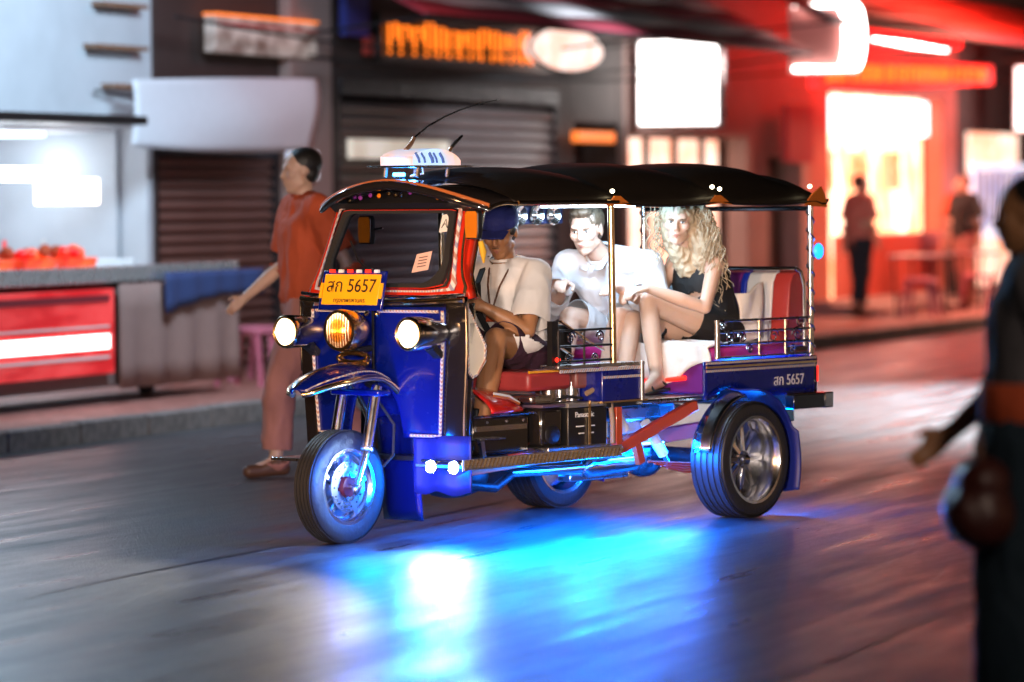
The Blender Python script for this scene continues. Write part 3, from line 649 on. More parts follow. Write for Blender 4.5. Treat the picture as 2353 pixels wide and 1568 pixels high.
mb().tube([T(.40, .515, 1.36), T(.41, .52, 1.31), T(.42, .515, 1.26)], [.012, .016, .004], 8).build('yellow_ribbon', M('yellow_cloth', (.6, .35, .02), .8), P_)
# number plate
pf = lambda u, v, t: T(.165+t+(v-1.14)*.25, u, v)
fr_ = mb().prism([(-.262, 1.045), (.128, 1.045), (.128, 1.225), (-.262, 1.225)], pf, .004, .018).build('plate_frame', m_blue, P_, bevel=.004)
mb().prism([(-.242, 1.07), (.103, 1.07), (.103, 1.21), (-.242, 1.21)], pf, -.002, .003).build('number_plate', m_plate, fr_, bevel=.002)
pm = basis((0, 1, 0), (-.25, 0, 1), T(.165+.02*.25-.004, -.07, 1.155))
text_mesh('plate_text', 'สก 5657', .088, m_ink, fr_, pm, .0015)
text_mesh('plate_text', 'กรุงเทพมหานคร', .030, m_ink, fr_, basis((0, 1, 0), (-.25, 0, 1), T(.165-.05*.25-.004, -.07, 1.090)), .001)
for k in range(6): mb().box(T(.175, -.20+k*.055, 1.217), T(.163, -.175+k*.055, 1.232)).build('frame_bead', (m_redlamp, m_white)[k % 2], fr_)
for u in (-.252, .115): mb().prism([(u-.008, 1.10), (u+.008, 1.10), (u+.008, 1.17), (u-.008, 1.17)], pf, -.004, .003).build('side_reflector', m_plate, fr_)
for k in range(5): mb().ell(T(.185, -.19+k*.065, 1.028), .012, 8, 6).build('frame_stud', m_gold, fr_)
# headlamps
for sgn in (1, -1):
    o = T(.055, sgn*.378, .945); ax = T(1, 0, 0)
    h = mb().lathe([(.060, -.004), (.070, -.012), (.077, 0), (.078, .03), (.075, .09), (.064, .17), (.045, .235), (.02, .275), (0, .285)], o, ax, 32).build('headlamp_shell', m_chrome, P_)
    mb().lathe([(0, -.022), (.03, -.020), (.055, -.012), (.063, -.002), (.063, .006)], o, ax, 32).build('headlamp_lens', m_hl, h)
    mb().lathe([(.062, -.010), (.072, -.014), (.078, -.004), (.072, .004)], o, ax, 32, closed=True).build('headlamp_ring', m_gold, h)
    mb().beam(T(.20, sgn*.378, .88), T(.26, sgn*.378, .84), .05, .03).build('headlamp_foot', m_dark, h)
o = T(.0, 0, .957)
h = mb().lathe([(.080, 0), (.094, .0), (.098, .02), (.092, .07), (.07, .13), (.04, .17), (0, .18)], o, T(1, 0, 0), 36).build('spot_lamp', m_gold, P_)
mb().lathe([(0, .055), (.03, .05), (.06, .03), (.08, .004)], o, T(1, 0, 0), 32).build('lamp_reflector', m_gold, h)
m_alens = glass('amber_glass', (1.0, .62, .22), .12, .06)
mb().lathe([(0, -.012), (.05, -.008), (.08, .003)], o, T(1, 0, 0), 32).build('lamp_glass', m_alens, h)
mb().ell(T(.03, 0, .957), .012, 10, 8).build('lamp_bulb', E('amber_bulb', (1, .5, .12), 12), h)
for k in range(9):
    x = -.064+k*.016; mb().tube([T(-.004, x, .957-sqrt(.0062-x*x)), T(-.009, x, .957), T(-.004, x, .957+sqrt(.0062-x*x))], .0018, 4).build('lens_rib', m_gold, h)
mb().tube([T(.10, 0, .86), T(.22, 0, .87)], .015, 8).build('lamp_bracket', m_dark, h)
em = None
for k, (w, hh, dz) in enumerate(((.10, .030, 0), (.078, .017, .002), (.088, .012, -.026))):
    e_ = mb().tube([T(.10-.02*k*0, w*cos(t), .828+dz+hh*sin(t)) for t in [2*pi*j/24 for j in range(24)]], .007, 6, closed=True).build('chrome_emblem', m_gold, P_)
# mudguard over the front wheel
fp = [(-.30, .700), (-.245, .735), (-.16, .768), (-.06, .792), (.04, .800), (.13, .792), (.21, .758), (.28, .700), (.33, .63), (.365, .555)]
def fpos(u):
    x = u*(len(fp)-1); i = min(int(x), len(fp)-2); q = x-i
    p0, p1, p2, p3 = fp[max(i-1, 0)], fp[i], fp[i+1], fp[min(i+2, len(fp)-1)]
    return [.5*((2*p1[k])+(-p0[k]+p2[k])*q+(2*p0[k]-5*p1[k]+4*p2[k]-p3[k])*q*q+(-p0[k]+3*p1[k]-3*p2[k]+p3[k])*q**3) for k in (0, 1)]
def fend(u, v):
    a, c = fpos(u); w = .03+.105*min(1, (u/.28))**.6; t = (v-.5)*2
    return T(a+.02*(t*t)*(1-u), w*sin(t*1.35)/sin(1.35), c-.075*(1-cos(t*1.35))*min(1, .4+u*2))
mf = mb().grid(fend, 36, 16).build('front_mudguard', m_blue, P_, solid=.006)
for v in (0, 1):
    mb().tube([fend(u/24, v) for u in range(25)], .015, 10).build('mudguard_trim', m_gold, mf)
    mb().tube([fend(u/24, .14 if v == 0 else .86)+Vector((0, 0, .004)) for u in range(23)], .004, 6).build('mudguard_trim', m_trim, mf)
mb().tube([fend(u/24, .5)+Vector((0, 0, .006)) for u in range(0, 15)], .005, 6).build('mudguard_trim', m_gold, mf)
# wheels
def wheel(cx, b0, cc, R, w, rim_r, side, front):
    o = T(cx, b0, cc); ax = Vector((0, side, 0)); h = w/2
    prof = [(rim_r, -h*.92), (rim_r+.012, -h), (R-.045, -h*1.04), (R-.018, -h*.98), (R-.006, -h*.80)]
    for k in range(5):
        y = -h*.72+k*h*.36; prof += [(R, y-h*.12), (R, y+h*.10), (R-.006, y+h*.12), (R-.006, y+h*.22)]
    prof += [(R-.006, h*.80), (R-.018, h*.98), (R-.045, h*1.04), (rim_r+.012, h), (rim_r, h*.92)]
    r = mb().lathe(prof, o, ax, 64).build('front_wheel' if front else 'rear_wheel', M('tyre_rubber_front' if front else 'tyre_rubber', (.022, .022, .024), .5, bump=.3, bscale=60), P_)
    d = .035 if front else .10
    mb().lathe([(rim_r-.004, -h*.95), (rim_r+.008, -h*.98), (rim_r+.010, -h*.90), (rim_r-.008, -h*.85), (rim_r-.016, 0), (rim_r-.02, h*.5), (rim_r-.008, h*.85), (rim_r+.012, h*.90), (rim_r+.010, h*1.0), (rim_r-.004, h*.99), (rim_r-.012, h*.86), (rim_r-.022, h*.6), (rim_r-.028, h*.6-d*.7), (rim_r-.05, h-d-.01), (.05, h-d), (.045, h-d+.01), (.02, h-d+.02), (0, h-d+.02)], o, ax, 64).build('rim', m_rim, r)
    if front:
        for k in range(5):
            t = 2*pi*k/5+.4; e = Vector((cos(t), 0, sin(t))); x = Vector((-sin(t), 0, cos(t)))
            m = mb(); 
            for sg in (-1, 1):
                q0 = o+ax*(sg*.028)+e*.035; q1 = o+ax*(sg*.03)+e*(rim_r-.02)
                m.hexa([q0-x*.022-ax*.006, q1-x*.012-ax*.004, q1+x*.012-ax*.004, q0+x*.022-ax*.006, q0-x*.022+ax*.008, q1-x*.012+ax*.006, q1+x*.012+ax*.006, q0+x*.022+ax*.008])
            m.build('spoke', m_steel, r, bevel=.003)
        mb().lathe([(0, -.06), (.045, -.058), (.05, -.02), (.062, 0), (.05, .02), (.045, .058), (0, .06)], o, ax, 24).build('hub', m_redhub, r)
        mb().lathe([(.07, h*.75), (.115, h*.75), (.115, h*.75+.006), (.07, h*.75+.006)], o, ax, 36, closed=True).build('brake_disc', m_steel, r)
        for k in range(14):
            t = 2*pi*k/14; q = o+ax*(h*.75+.004)+Vector((cos(t), 0, sin(t)))*.093; mb().tube([q, q+ax*.004], .005, 6).build('disc_hole', m_ink, r)
    else:
        for k in range(8):
            t = 2*pi*k/8; e = Vector((cos(t), 0, sin(t))); x = Vector((-sin(t), 0, cos(t))); q0 = o+ax*(h-d+.015)+e*.04; q1 = o+ax*(h-d+.004)+e*(rim_r-.035)
            mb().hexa([q0-x*.018-ax*.01, q1-x*.024-ax*.01, q1+x*.024-ax*.01, q0+x*.018-ax*.01, q0-x*.012+ax*.012, q1-x*.014+ax*.008, q1+x*.014+ax*.008, q0+x*.012+ax*.012]).build('spoke', m_rim, r, bevel=.003)
        for k in range(5):
            t = 2*pi*k/5; q = o+ax*(h-d+.02)+Vector((cos(t), 0, sin(t)))*.033; mb().tube([q, q+ax*.016], .008, 6).build('wheel_nut', m_chrome, r)
        mb().lathe([(.026, 0), (.024, .03), (.012, .04), (0, .042)], o+ax*(h-d+.02), ax, 20).build('hub_cap', m_chrome, r)
    return r
wheel(0.0, 0, .245, .260, .112, .165, 1, True)
wheel(2.245, .60, .270, .285, .20, .205, 1, False)
wheel(2.245, -.60, .270, .285, .20, .205, -1, False)
# fork
for sgn in (1, -1):
    f0 = mb().tube([T(.145, sgn*.10, .70), T(.130, sgn*.10, .65), T(.072, sgn*.10, .41)], .027, 16).build('fork_sleeve', m_chrome, P_)
    mb().tube([T(.074, sgn*.10, .42), T(.0, sgn*.095, .225)], .017, 14).build('fork_tube', m_chrome, f0)
    mb().lathe([(.030, 0), (.032, .01), (.028, .018)], T(.078, sgn*.10, .425), T(-.27, 0, -1), 16).build('fork_collar', m_steel, f0)
    mb().ell(T(-.002, sgn*.10, .235), (.022, .02, .026), 12, 8).build('axle_clamp', m_steel, f0)
mb().tube([T(0, -.125, .245), T(0, .125, .245)], .012, 10).build('front_axle', m_steel, P_)
mb().box(T(.19, -.15, .655), T(.10, .15, .685)).build('fork_clamp', m_blue, P_, bevel=.01)
mb().tube([T(.18, .05, .66), T(.24, .12, .52), T(.22, .13, .38), T(.16, .12, .33)], .007, 8).build('brake_hose', m_rubber, P_)
# flaps below the shield
mb().grid(lambda u, v: T(.285+.012*sin(u*9), .20+.34*u, .475-.265*v-.01*sin(u*11)*v), 18, 6).build('skirt_flap', m_flap, P_, solid=.006)
mb().grid(lambda u, v: T(.37+.10*v, -.12+.24*u-.03*v, .66-.60*v), 6, 12).build('front_mudflap', m_bluedk, P_, solid=.008)
mb().tube([T(.30, .13, .60), T(.36, .135, .48), T(.385, .13, .36)], .006, 6).build('flap_wire', m_chrome, P_)
# low front lamps
br = mb().tube([T(.215, .31, .362), T(.21, .45, .367), T(.215, .60, .362)], .008, 8).build('lamp_bar', m_chrome, P_)
for b in (.395, .53):
    o = T(.185, b, .340)
    s_ = mb().lathe([(.0, .035), (.02, .03), (.030, .012), (.033, -.005), (.030, -.010)], o, T(1, 0, 0), 20).build('driving_lamp', m_chrome, P_)
    mb().lathe([(0, -.016), (.015, -.013), (.027, -.004), (.027, 0)], o, T(1, 0, 0), 20).build('lamp_lens', m_led, s_)
# running board, floor, chassis
rbm = M('tread_plate', (.42, .36, .28), .35, .8, bump=1.0, bscale=55, stretch=(1, 1, 2.5), rvar=.1)
mb().box(T(1.33, .30, .335), T(.18, .585, .350)).build('running_board', m_steel, P_, bevel=.002)
mb().hexa([T(.17, .587, .325), T(1.32, .587, .335), T(1.32, .602, .335), T(.17, .602, .325), T(.17, .587, .375), T(1.32, .587, .388), T(1.32, .602, .388), T(.17, .602, .375)]).build('board_edge', rbm, P_, bevel=.003)
for k in range(40):
    a = .19+k*.0285; mb().beam(T(a, .604, .335), T(a+.022, .604, .375), .003, .006, (0, 1, 0)).build('tread_rib', m_gold, P_)
mb().box(T(1.33, -.60, .335), T(.18, -.30, .350)).build('running_board', m_steel, P_, bevel=.002)
mb().box(T(.62, -.48, .352), T(.30, .48, .372)).build('footwell', m_black, P_)
mb().box(T(1.40, -.45, .36), T(.64, .28, .58)).build('engine_cover', m_dark, P_, bevel=.01)
mb().box(T(2.14, -.52, .560), T(1.30, .52, .585)).build('cabin_floor', m_black, P_, bevel=.003)
mb().tube([T(1.56, .525, .578), T(2.15, .525, .578)], .012, 8).build('floor_edge', m_steel, P_)
for sgn in (1, -1):
    mb().beam(T(.30, sgn*.33, .30), T(3.0, sgn*.36, .45), .05, .07).build('chassis_rail', m_orange, P_, bevel=.004)
    mb().beam(T(1.405, sgn*.50, .33), T(1.405, sgn*.50, .60), .045, .035, (0, 1, 0)).build('frame_upright', m_orange, P_, bevel=.003)
    mb().beam(T(1.42, sgn*.50, .36), T(2.02, sgn*.50, .545), .035, .055).build('frame_diagonal', m_orange, P_, bevel=.003)
    mb().beam(T(1.56, sgn*.49, .405), T(1.60, sgn*.49, .28), .05, .03, (0, 1, 0)).build('spring_hanger', m_orange, P_, bevel=.003)
    mb().tube([T(1.48, sgn*.43, .52), T(1.53, sgn*.44, .44)], .035, 12).build('air_bottle', m_white, P_)
    sp_ = mb()
    for k in range(4):
        sp_.tube([T(1.66-.0*k+.05*k, sgn*.49, .285-.012*k), T(1.95, sgn*.49, .262-.014*k), T(2.245, sgn*.47, .245-.012*k), T(2.55-.05*k, sgn*.49, .275-.012*k)], .007, 6)
    sp_.build('leaf_spring', m_orange, P_)
    mb().tube([T(1.70, sgn*.44, .47), T(1.83, sgn*.45, .31)], .026, 14).build('shock_absorber', m_white, P_)
    mb().tube([T(1.82, sgn*.45, .32), T(1.87, sgn*.45, .26)], .012, 10).build('shock_rod', m_chrome, P_)
mb().beam(T(1.56, -.50, .58), T(1.56, .50, .58), .05, .04).build('cross_member', m_orange, P_)
mb().tube([T(2.245, -.50, .27), T(2.245, -.12, .27), T(2.245, .12, .27), T(2.245, .50, .27)], [.04, .05, .05, .04], 16).build('rear_axle', m_dark, P_)
mb().ell(T(2.245, 0, .27), (.13, .10, .11), 20, 12).build('differential', m_steel, P_)
mb().tube([T(1.30, 0, .33), T(2.12, 0, .28)], .028, 12).build('drive_shaft', m_steel, P_)
mb().ell(T(1.75, .22, .43), (.16, .10, .09), 20, 12).build('fuel_tank', m_white, P_)
mb().box(T(2.05, -.2, .47), T(1.60, .36, .555)).build('tank_shield', m_steel, P_, bevel=.02)
mb().tube([T(.95, .20, .26), T(1.25, .30, .262), T(1.42, .33, .265)], .022, 14).build('exhaust_pipe', m_chrome, P_)
mb().lathe([(0, 0), (.02, 0), (.045, .03), (.048, .06), (.048, .36), (.04, .40), (.018, .43), (0, .43)], T(1.36, .33, .262), T(1, 0, .03), 24).build('silencer', m_chrome, P_)
mb().box(T(1.75, .22, .20), T(1.30, .30, .235)).build('heat_guard', m_steel, P_, bevel=.008)
mb().ell(T(.72, .05, .25), (.20, .16, .10), 20, 12).ell(T(1.0, .05, .27), (.14, .12, .09), 18, 10).build('gearbox', m_dark, P_)
mb().tube([T(.50, .22, .28), T(.62, .25, .22), T(.80, .25, .20), T(.95, .22, .25)], .022, 10).build('down_pipe', m_dark, P_)
# engine side clutter seen over the running board
bt = mb().box(T(1.325, .30, .385), T(1.035, .505, .570)).build('battery', m_black, P_, bevel=.006)
mb().box(T(1.33, .295, .570), T(1.03, .510, .592)).build('battery_lid', M('grey_plastic_lid', (.16, .15, .15), .4), bt, bevel=.004)
bm_ = basis((-1, 0, 0), (0, 0, 1), T(1.155, .507, .535))
text_mesh('battery_text', 'Panasonic', .036, m_inkw, bt, bm_, .001)
for z, x0, x1 in ((.478, 1.09, 1.15), (.478, 1.19, 1.23), (.445, 1.11, 1.15), (.445, 1.19, 1.22)): mb().box(T(x1, .506, z), T(x0, .508, z+.006)).build('print_line', m_inkw, bt)
mb().beam(T(1.185, .512, .39), T(1.185, .512, .60), .016, .004, (0, 1, 0)).build('strap', m_gold, bt)
mb().box(T(1.33, .28, .365), T(.86, .525, .392)).build('battery_tray', m_steel, P_, bevel=.003)
b2 = mb().box(T(1.015, .30, .395), T(.86, .49, .575)).build('air_box', m_blackgl, P_, bevel=.02)
mb().ell(T(.935, .49, .45), (.055, .012, .045), 16, 8).build('air_box_cap', m_dark, b2)
mb().box(T(1.02, .295, .577), T(.85, .50, .592)).build('air_box_lid', M('purple_grey_lid', (.10, .06, .10), .4), b2, bevel=.004)
b3 = mb().box(T(.82, .28, .378), T(.42, .44, .545)).build('tool_box', m_blackgl, P_, bevel=.008)
mb().box(T(.80, .441, .485), T(.44, .447, .508)).build('silver_bar', m_chrome, b3)
mb().tube([T(.42, .45, .553), T(.84, .46, .558)], .006, 6).build('lid_rail', m_steel, b3)
for a in (.52, .66, .78): mb().ell(T(a, .443, .525), .007, 8, 6).build('rivet', m_steel, b3)
tk = mb().grid(lambda u, v: T(.52+.29*u, .33+.14*sin(v*pi/2)*(1-.35*u*u)*1.0, .565+.115*(1-v)*(1-.5*u*u)+0*v), 12, 8).build('side_cowl', M('bright_red_plastic', (.55, .015, .012), .25, coat=1), P_, solid=.01)
for k, (m, dz) in enumerate(((m_orangepad, 0), (m_white, .012))):
    mb().tube([T(.56, .45, .645+dz), T(.66, .455, .630+dz), T(.755, .44, .602+dz*.3)], .006, 6).build('cowl_stripe', m, tk)
mb().box(T(.98, .25, .598), T(.82, .46, .635)).build('cylinder_head', m_steel, P_, bevel=.012)
for k in range(6): mb().box(T(.99, .44, .60+.0065*k), T(.83, .475, .603+.0065*k)).build('cooling_fin', m_chrome, P_)
for a in (1.02, 1.10, 1.19): mb().tube([T(a, .40, .597), T(a, .40, .685)], .040, 20).build('chrome_canister', m_chrome, P_)
mb().tube([T(1.20, .48, .63), T(1.27, .50, .66), T(1.34, .51, .62), T(1.36, .51, .50), T(1.36, .51, .39)], .013, 10).build('hose', M('tan_hose', (.24, .17, .11), .5), P_)
mb().tube([T(.95, .46, .60), T(1.05, .49, .625), T(1.18, .47, .61)], .007, 8).build('cable', m_rubber, P_)
# pedals
mb().beam(T(.46, .47, .352), T(.44, .47, .455), .025, .02, (0, 1, 0)).build('pedal_post', m_steel, P_)
mb().box(T(.56, .42, .450), T(.38, .52, .458)).build('pedal', m_steel, P_, bevel=.003)
# driver's seat and partition
mb().box(T(1.12, -.36, .655), T(.80, .46, .745)).build('driver_seat', m_seatred, P_, bevel=.02)
mb().tube([T(.80, .462, .745), T(1.12, .462, .745)], .006, 6).build('seat_piping', m_plate, P_)
mb().box(T(1.42, .20, .655), T(1.16, .455, .742)).build('seat_cushion', M('brown_red_leatherette', (.20, .06, .05), .4, bump=.2), P_, bevel=.015)
mb().box(T(1.33, -.30, .75), T(1.29, .30, .95)).build('driver_backrest', m_blackcl, P_, bevel=.02)
mb().box(T(1.56, .445, .756), T(.90, .555, .772)).build('deck_rim', m_steel, P_, bevel=.003)
mb().box(T(1.55, .548, .738), T(.92, .556, .752)).build('deck_trim', m_trim, P_)
db = mb().box(T(1.56, .40, .592), T(1.235, .552, .738)).build('side_box', m_blue, P_, bevel=.006)
mb().box(T(1.55, .553, .700), T(1.24, .558, .712)).build('deck_trim', m_trim, db)
mb().tube([T(1.53, .556, .59), T(1.53, .556, .775)], .012, 10).build('box_post', m_chrome, db)
mb().box(T(1.57, .40, .585), T(1.225, .56, .594)).build('box_base', m_gold, db)
# handrails with scrolls
def rails(a0, a1, cs, ups, b, m):
    g = []
    for c in cs: g.append(mb().tube([T(a0, b, c), T(a1, b, c)], .006, 8).build('handrail', m, P_))
    for a in ups: mb().tube([T(a, b, .76), T(a, b, max(cs))], .006, 8).build('rail_upright', m, P_)
def scroll(a, b, c, r, d=1):
    mb().tube([T(a+d*(r*(1-k/26))*cos(k*.42), b, c+(r*(1-k/26))*sin(k*.42)) for k in range(22)], .0042, 6).build('rail_scroll', m_chrome, P_)
for b in (.535, -.535):
    rails(.93, 1.33, (.79, .86, .935), (.93, 1.12), b, m_dark if b > 0 else m_steel)
    rails(2.17, 2.93, (.765, .83, .89, .945), (2.17, 2.5, 2.72, 2.93), b, m_steel)
for a, c, r, d in ((1.0, .80, .03, 1), (1.20, .80, .025, -1), (1.02, .90, .032, 1), (1.24, .90, .03, -1), (2.26, .86, .04, 1), (2.36, .86, .035, -1), (2.62, .86, .04, 1), (2.82, .86, .045, -1), (2.84, .92, .03, 1), (2.2, .92, .025, 1), (2.78, .79, .025, 1), (2.42, .80, .025, -1)):
    scroll(a, .537, c, r, d)
mb().beam(T(.95, .53, .98), T(1.15, .53, .885), .006, .018, (0, 1, 0)).build('scroll_bar', m_chrome, P_); mb().beam(T(.94, .53, .86), T(1.04, .53, .815), .006, .018, (0, 1, 0)).build('scroll_bar', m_chrome, P_)
mb().beam(T(1.10, .53, .90), T(1.27, .53, .835), .006, .018, (0, 1, 0)).build('scroll_bar', m_chrome, P_)
mb().beam(T(.93, .50, .755), T(.93, .50, .98), .045, .03, (0, 1, 0)).build('seat_post', m_black, P_)
mb().ell(T(.93, .53, .80), (.018, .01, .012), 10, 6).build('red_reflector', m_redlamp, P_)
# posts
for sgn in (1, -1):
    mb().tube([T(1.345, sgn*.53, .77), T(1.335, sgn*.53, 1.53)], .0165, 14).build('roof_post', m_gold, P_)
    pt_ = [T(2.945, sgn*.53, c) for c in (.56, .9, 1.2, 1.54)]; rp = mb().tube(pt_, .015, 12).build('rear_post', m_chrome, P_)
    mb().tube([T(2.945+.020*cos(k*.5), sgn*.53+.020*sin(k*.5), .60+k*.0072) for k in range(130)], .004, 5).build('spiral_wrap', m_chrome, rp)
    mb().tube([T(2.16, sgn*.53, .76), T(2.16, sgn*.53, .95)], .012, 10).build('armrest_post', m_chrome, P_)
# rear body
def rear_panel(u, v, sgn=1):
    a = 2.03+.93*u; lo = .565; da = a-2.245
    arch = .27+sqrt(max(0, .345**2-da*da)) if abs(da) < .345 else 0
    lo = max(lo, min(arch, .70)); return T(a, sgn*.545, lo+(.752-lo)*v)
for sgn in (1, -1):
    rpn = mb().grid(lambda u, v: rear_panel(u, v, sgn), 40, 4).build('rear_side_panel', m_blue, P_, solid=.012)
    for c, m in ((.742, m_trim), (.722, m_gold), (.704, m_trim)): mb().box(T(2.955, sgn*.552, c-.005), T(2.04, sgn*.557, c+.006)).build('panel_trim', m, rpn)
    mb().tube([T(2.70, sgn*.552, .563), T(2.95, sgn*.552, .563)], .008, 8).build('panel_edge', m_gold, rpn)
    def fen(u, v, r=.325, t0=172, t1=92, sgn=sgn):
        t = radians(t0+(t1-t0)*u); rr = r-.02*abs(v-.5)*2
        return T(2.245+rr*cos(t), sgn*(.545+.11*v), .275+rr*sin(t))
    mb().grid(fen, 18, 6).build('chrome_arch', m_chrome, P_, solid=.008)
    def gd(u, v, sgn=sgn):
        if u < .45: 
            t = radians(86-(86-22)*(u/.45)); return T(2.245+.335*cos(t), sgn*(.53+.17*v), .275+.335*sin(t))
        q = (u-.45)/.55; return T(2.245+.335*cos(radians(22))+.02*sin(q*3), sgn*(.50+.23*v), .40-.30*q+.006*sin(v*8)*q)
    mb().grid(gd, 26, 8).build('rear_mudflap', m_flap, P_, solid=.008)
text_mesh('side_text', 'สก 5657', .075, m_inkw, P_, basis((-1, 0, 0), (0, 0, 1), T(2.72, .556, .637)), .001)
mb().box(T(2.97, -.55, .57), T(2.945, .55, .752)).build('tail_panel', m_blue, P_, bevel=.004)
for b in (-.5, .5): mb().box(T(2.99, b-.04, .62), T(2.972, b+.045, .70)).build('tail_lamp', m_redlamp, P_, bevel=.004)
mb().box(T(3.10, -.56, .485), T(3.02, .56, .565)).build('rear_bumper', m_chrome, P_, bevel=.008)
for sgn in (1, -1): 
    y0, y1 = sorted((sgn*.50, sgn*.56)); mb().box(T(3.02, y0, .488), T(2.76, y1, .562)).build('bumper_side', m_blackgl, P_, bevel=.006)
# rear bench
mb().box(T(2.20, -.52, .587), T(2.15, .52, .74)).build('bench_front', m_seatpur, P_, bevel=.012)
mb().tube([T(2.14, -.3, .66), T(2.14, 0, .63), T(2.14, .35, .665)], .012, 8).build('bench_piping', m_redlamp, P_)
mb().box(T(2.80, -.50, .745), T(2.16, .50, .815)).build('bench_cushion', m_seatpink, P_, bevel=.025)
cols = [(-.50, -.39, m_seatred), (-.39, -.22, m_seatwhite), (-.22, -.18, m_seatblue), (-.18, .185, m_seatpur), (.185, .225, m_seatblue), (.225, .39, m_seatwhite), (.39, .50, m_seatred)]
for b0, b1, m in cols:
    pr = [(2.78, .80), (2.80, 1.0), (2.815, 1.12), (2.84, 1.165), (2.88, 1.175), (2.92, 1.165), (2.935, 1.10), (2.935, .80)]
    mb().prism(pr, lambda u, v, t: T(u, t, v), b0+.002, b1-.002).build('backrest_stripe', m, P_, bevel=.008)
mb().tube([T(2.86, b, 1.188) for b in (-.5, 0, .5)], .012, 10).build('backrest_rail', m_chrome, P_)
mb().tube([T(2.86, .50, 1.188), T(2.88, .515, 1.17), T(2.90, .52, 1.10), T(2.90, .52, .80)], .012, 10).build('backrest_rail', m_chrome, P_)
# canopy
def crown(a):
    xs = [(.45, 1.635), (.7, 1.662), (1.0, 1.680), (1.33, 1.690), (1.7, 1.700), (2.3, 1.703), (2.75, 1.695), (2.95, 1.665), (3.03, 1.62), (3.06, 1.55)]
    for i in range(len(xs)-1):
        if a <= xs[i+1][0]:
            q = max(0, (a-xs[i][0])/(xs[i+1][0]-xs[i][0])); q = q*q*(3-2*q) if i == 8 else q; return xs[i][1]+(xs[i+1][1]-xs[i][1])*q
    return xs[-1][1]
ribs = [.58, 1.34, 2.13, 2.93, 3.06]
def canopy(a, t):    # t in [-1, 1]
    bulge = 0
    for i in range(4):
        if ribs[i] <= a <= ribs[i+1]: q = (a-ribs[i])/(ribs[i+1]-ribs[i]); bulge = sin(pi*q)**.6
    w = .565+.008*bulge; k = crown(a); e = 1.532-.018*bulge if a > 1.34 else 1.536
    q = abs(t); return T(a, w*(t if q < .9 else math.copysign(.9+(q-.9)*1.0, t)), e+(k-e-.034*(1-bulge)*.9)*(1-q**2.7)+.022*bulge*(1-q**4)*.8)
mb().grid(lambda u, v: canopy(.58+2.48*u, v*2-1), 120, 30).build('canopy', m_vinyl, P_, solid=.010)
for a in ribs[1:4]:
    mb().tube([canopy(a, -1+k*.1)-Vector((0, 0, .006)) for k in range(21)], .010, 8).build('canopy_rib', m_dark, P_)
for sgn in (1, -1):
    mb().tube([canopy(.60+.74*k/12, sgn)+Vector((0, sgn*.004, -.004)) for k in range(13)], .011, 8).build('canopy_rail', m_gold, P_)
    mb().tube([canopy(1.36+1.66*k/40, sgn)+Vector((0, sgn*.003, -.002)) for k in range(41)], .007, 8).build('canopy_hem', m_vinyl, P_)
    for a in (1.34, 2.13, 2.93):
        y = sgn*.572
        poly = [(a-.10, 1.512), (a-.02, 1.560), (a+.02, 1.560), (a+.10, 1.512), (a, 1.520)] if a < 2.9 else [(a-.10, 1.505), (a-.02, 1.56), (a+.07, 1.60), (a+.09, 1.56), (a+.09, 1.495)]
        mb().prism(poly, lambda u, v, t, y=y: T(u, y+t*sgn-(v-1.51)*.22*sgn, v), 0, .008).build('corner_patch', m_orangepad, P_)
    for a, c in ((1.31, 1.583), (2.09, 1.60), (2.15, 1.59), (2.90, 1.60)):
        mb().ell(T(a, sgn*.560, c), (.014, .008, .010), 10, 6).build('marker_lamp', m_marker, P_)
# visor
def vis(u, v):  # u: front->back, v: -1..1
    q = abs(v); fa = .335+.12*q**3; fc = 1.512+.118*(1-q**1.7)
    back = canopy(.60, v); bk = (-back.x, back.y, back.z)
    a = fa+(.60-fa)*u; b = v*(.515+.05*u); c = fc+(bk[2]-fc)*(u**.8)+.012*sin(pi*u)
    return T(a, b, c)
mb().grid(lambda u, v: vis(u, v*2-1), 12, 40).build('visor', m_blackgl, P_, solid=.008)
mb().tube([vis(0, -1+k*.05)-Vector((0, 0, .012)) for k in range(41)], [.010+.012*sin(pi*k/40)**.4 for k in range(41)], 10).build('visor_lip', m_blackgl, P_)
mb().tube([vis(.04, -1+k*.05)+Vector((0, 0, .008)) for k in range(41)], .0085, 8).build('visor_trim', M('rusty_orange_trim', (.38, .11, .03), .35, coat=.5), P_)
for sgn in (1, -1): mb().tube([vis(k/8, sgn)-Vector((0, 0, .006)) for k in range(9)], .010, 8).build('visor_trim', m_gold, P_)
mb().grid(lambda u, v: T(.455+.06*u, (-.42+.84*v), 1.52+.085*u*(1-(2*abs(v-.5))**2)), 4, 12).build('header_panel', m_black, P_, solid=.01)
mb().hexa([T(.452, -.415, 1.488), T(.452, .415, 1.488), T(.48, .415, 1.488), T(.48, -.415, 1.488), T(.40, -.43, 1.535), T(.40, .43, 1.535), T(.48, .43, 1.535), T(.48, -.43, 1.535)]).build('sun_strip', m_black, P_)
random.seed(3)
for k in range(16):
    b = -.38+k*.05; c_ = 1.522+.06*(1-(abs(b)/.45)**2)
    mb().ell(T(.40+random.uniform(0, .05), b, c_+random.uniform(-.01, .01)), (.008, .012, .012), 8, 6).build('hanging_charm', random.choice((m_gold, m_amber, m_chrome, m_seatpur)), P_)
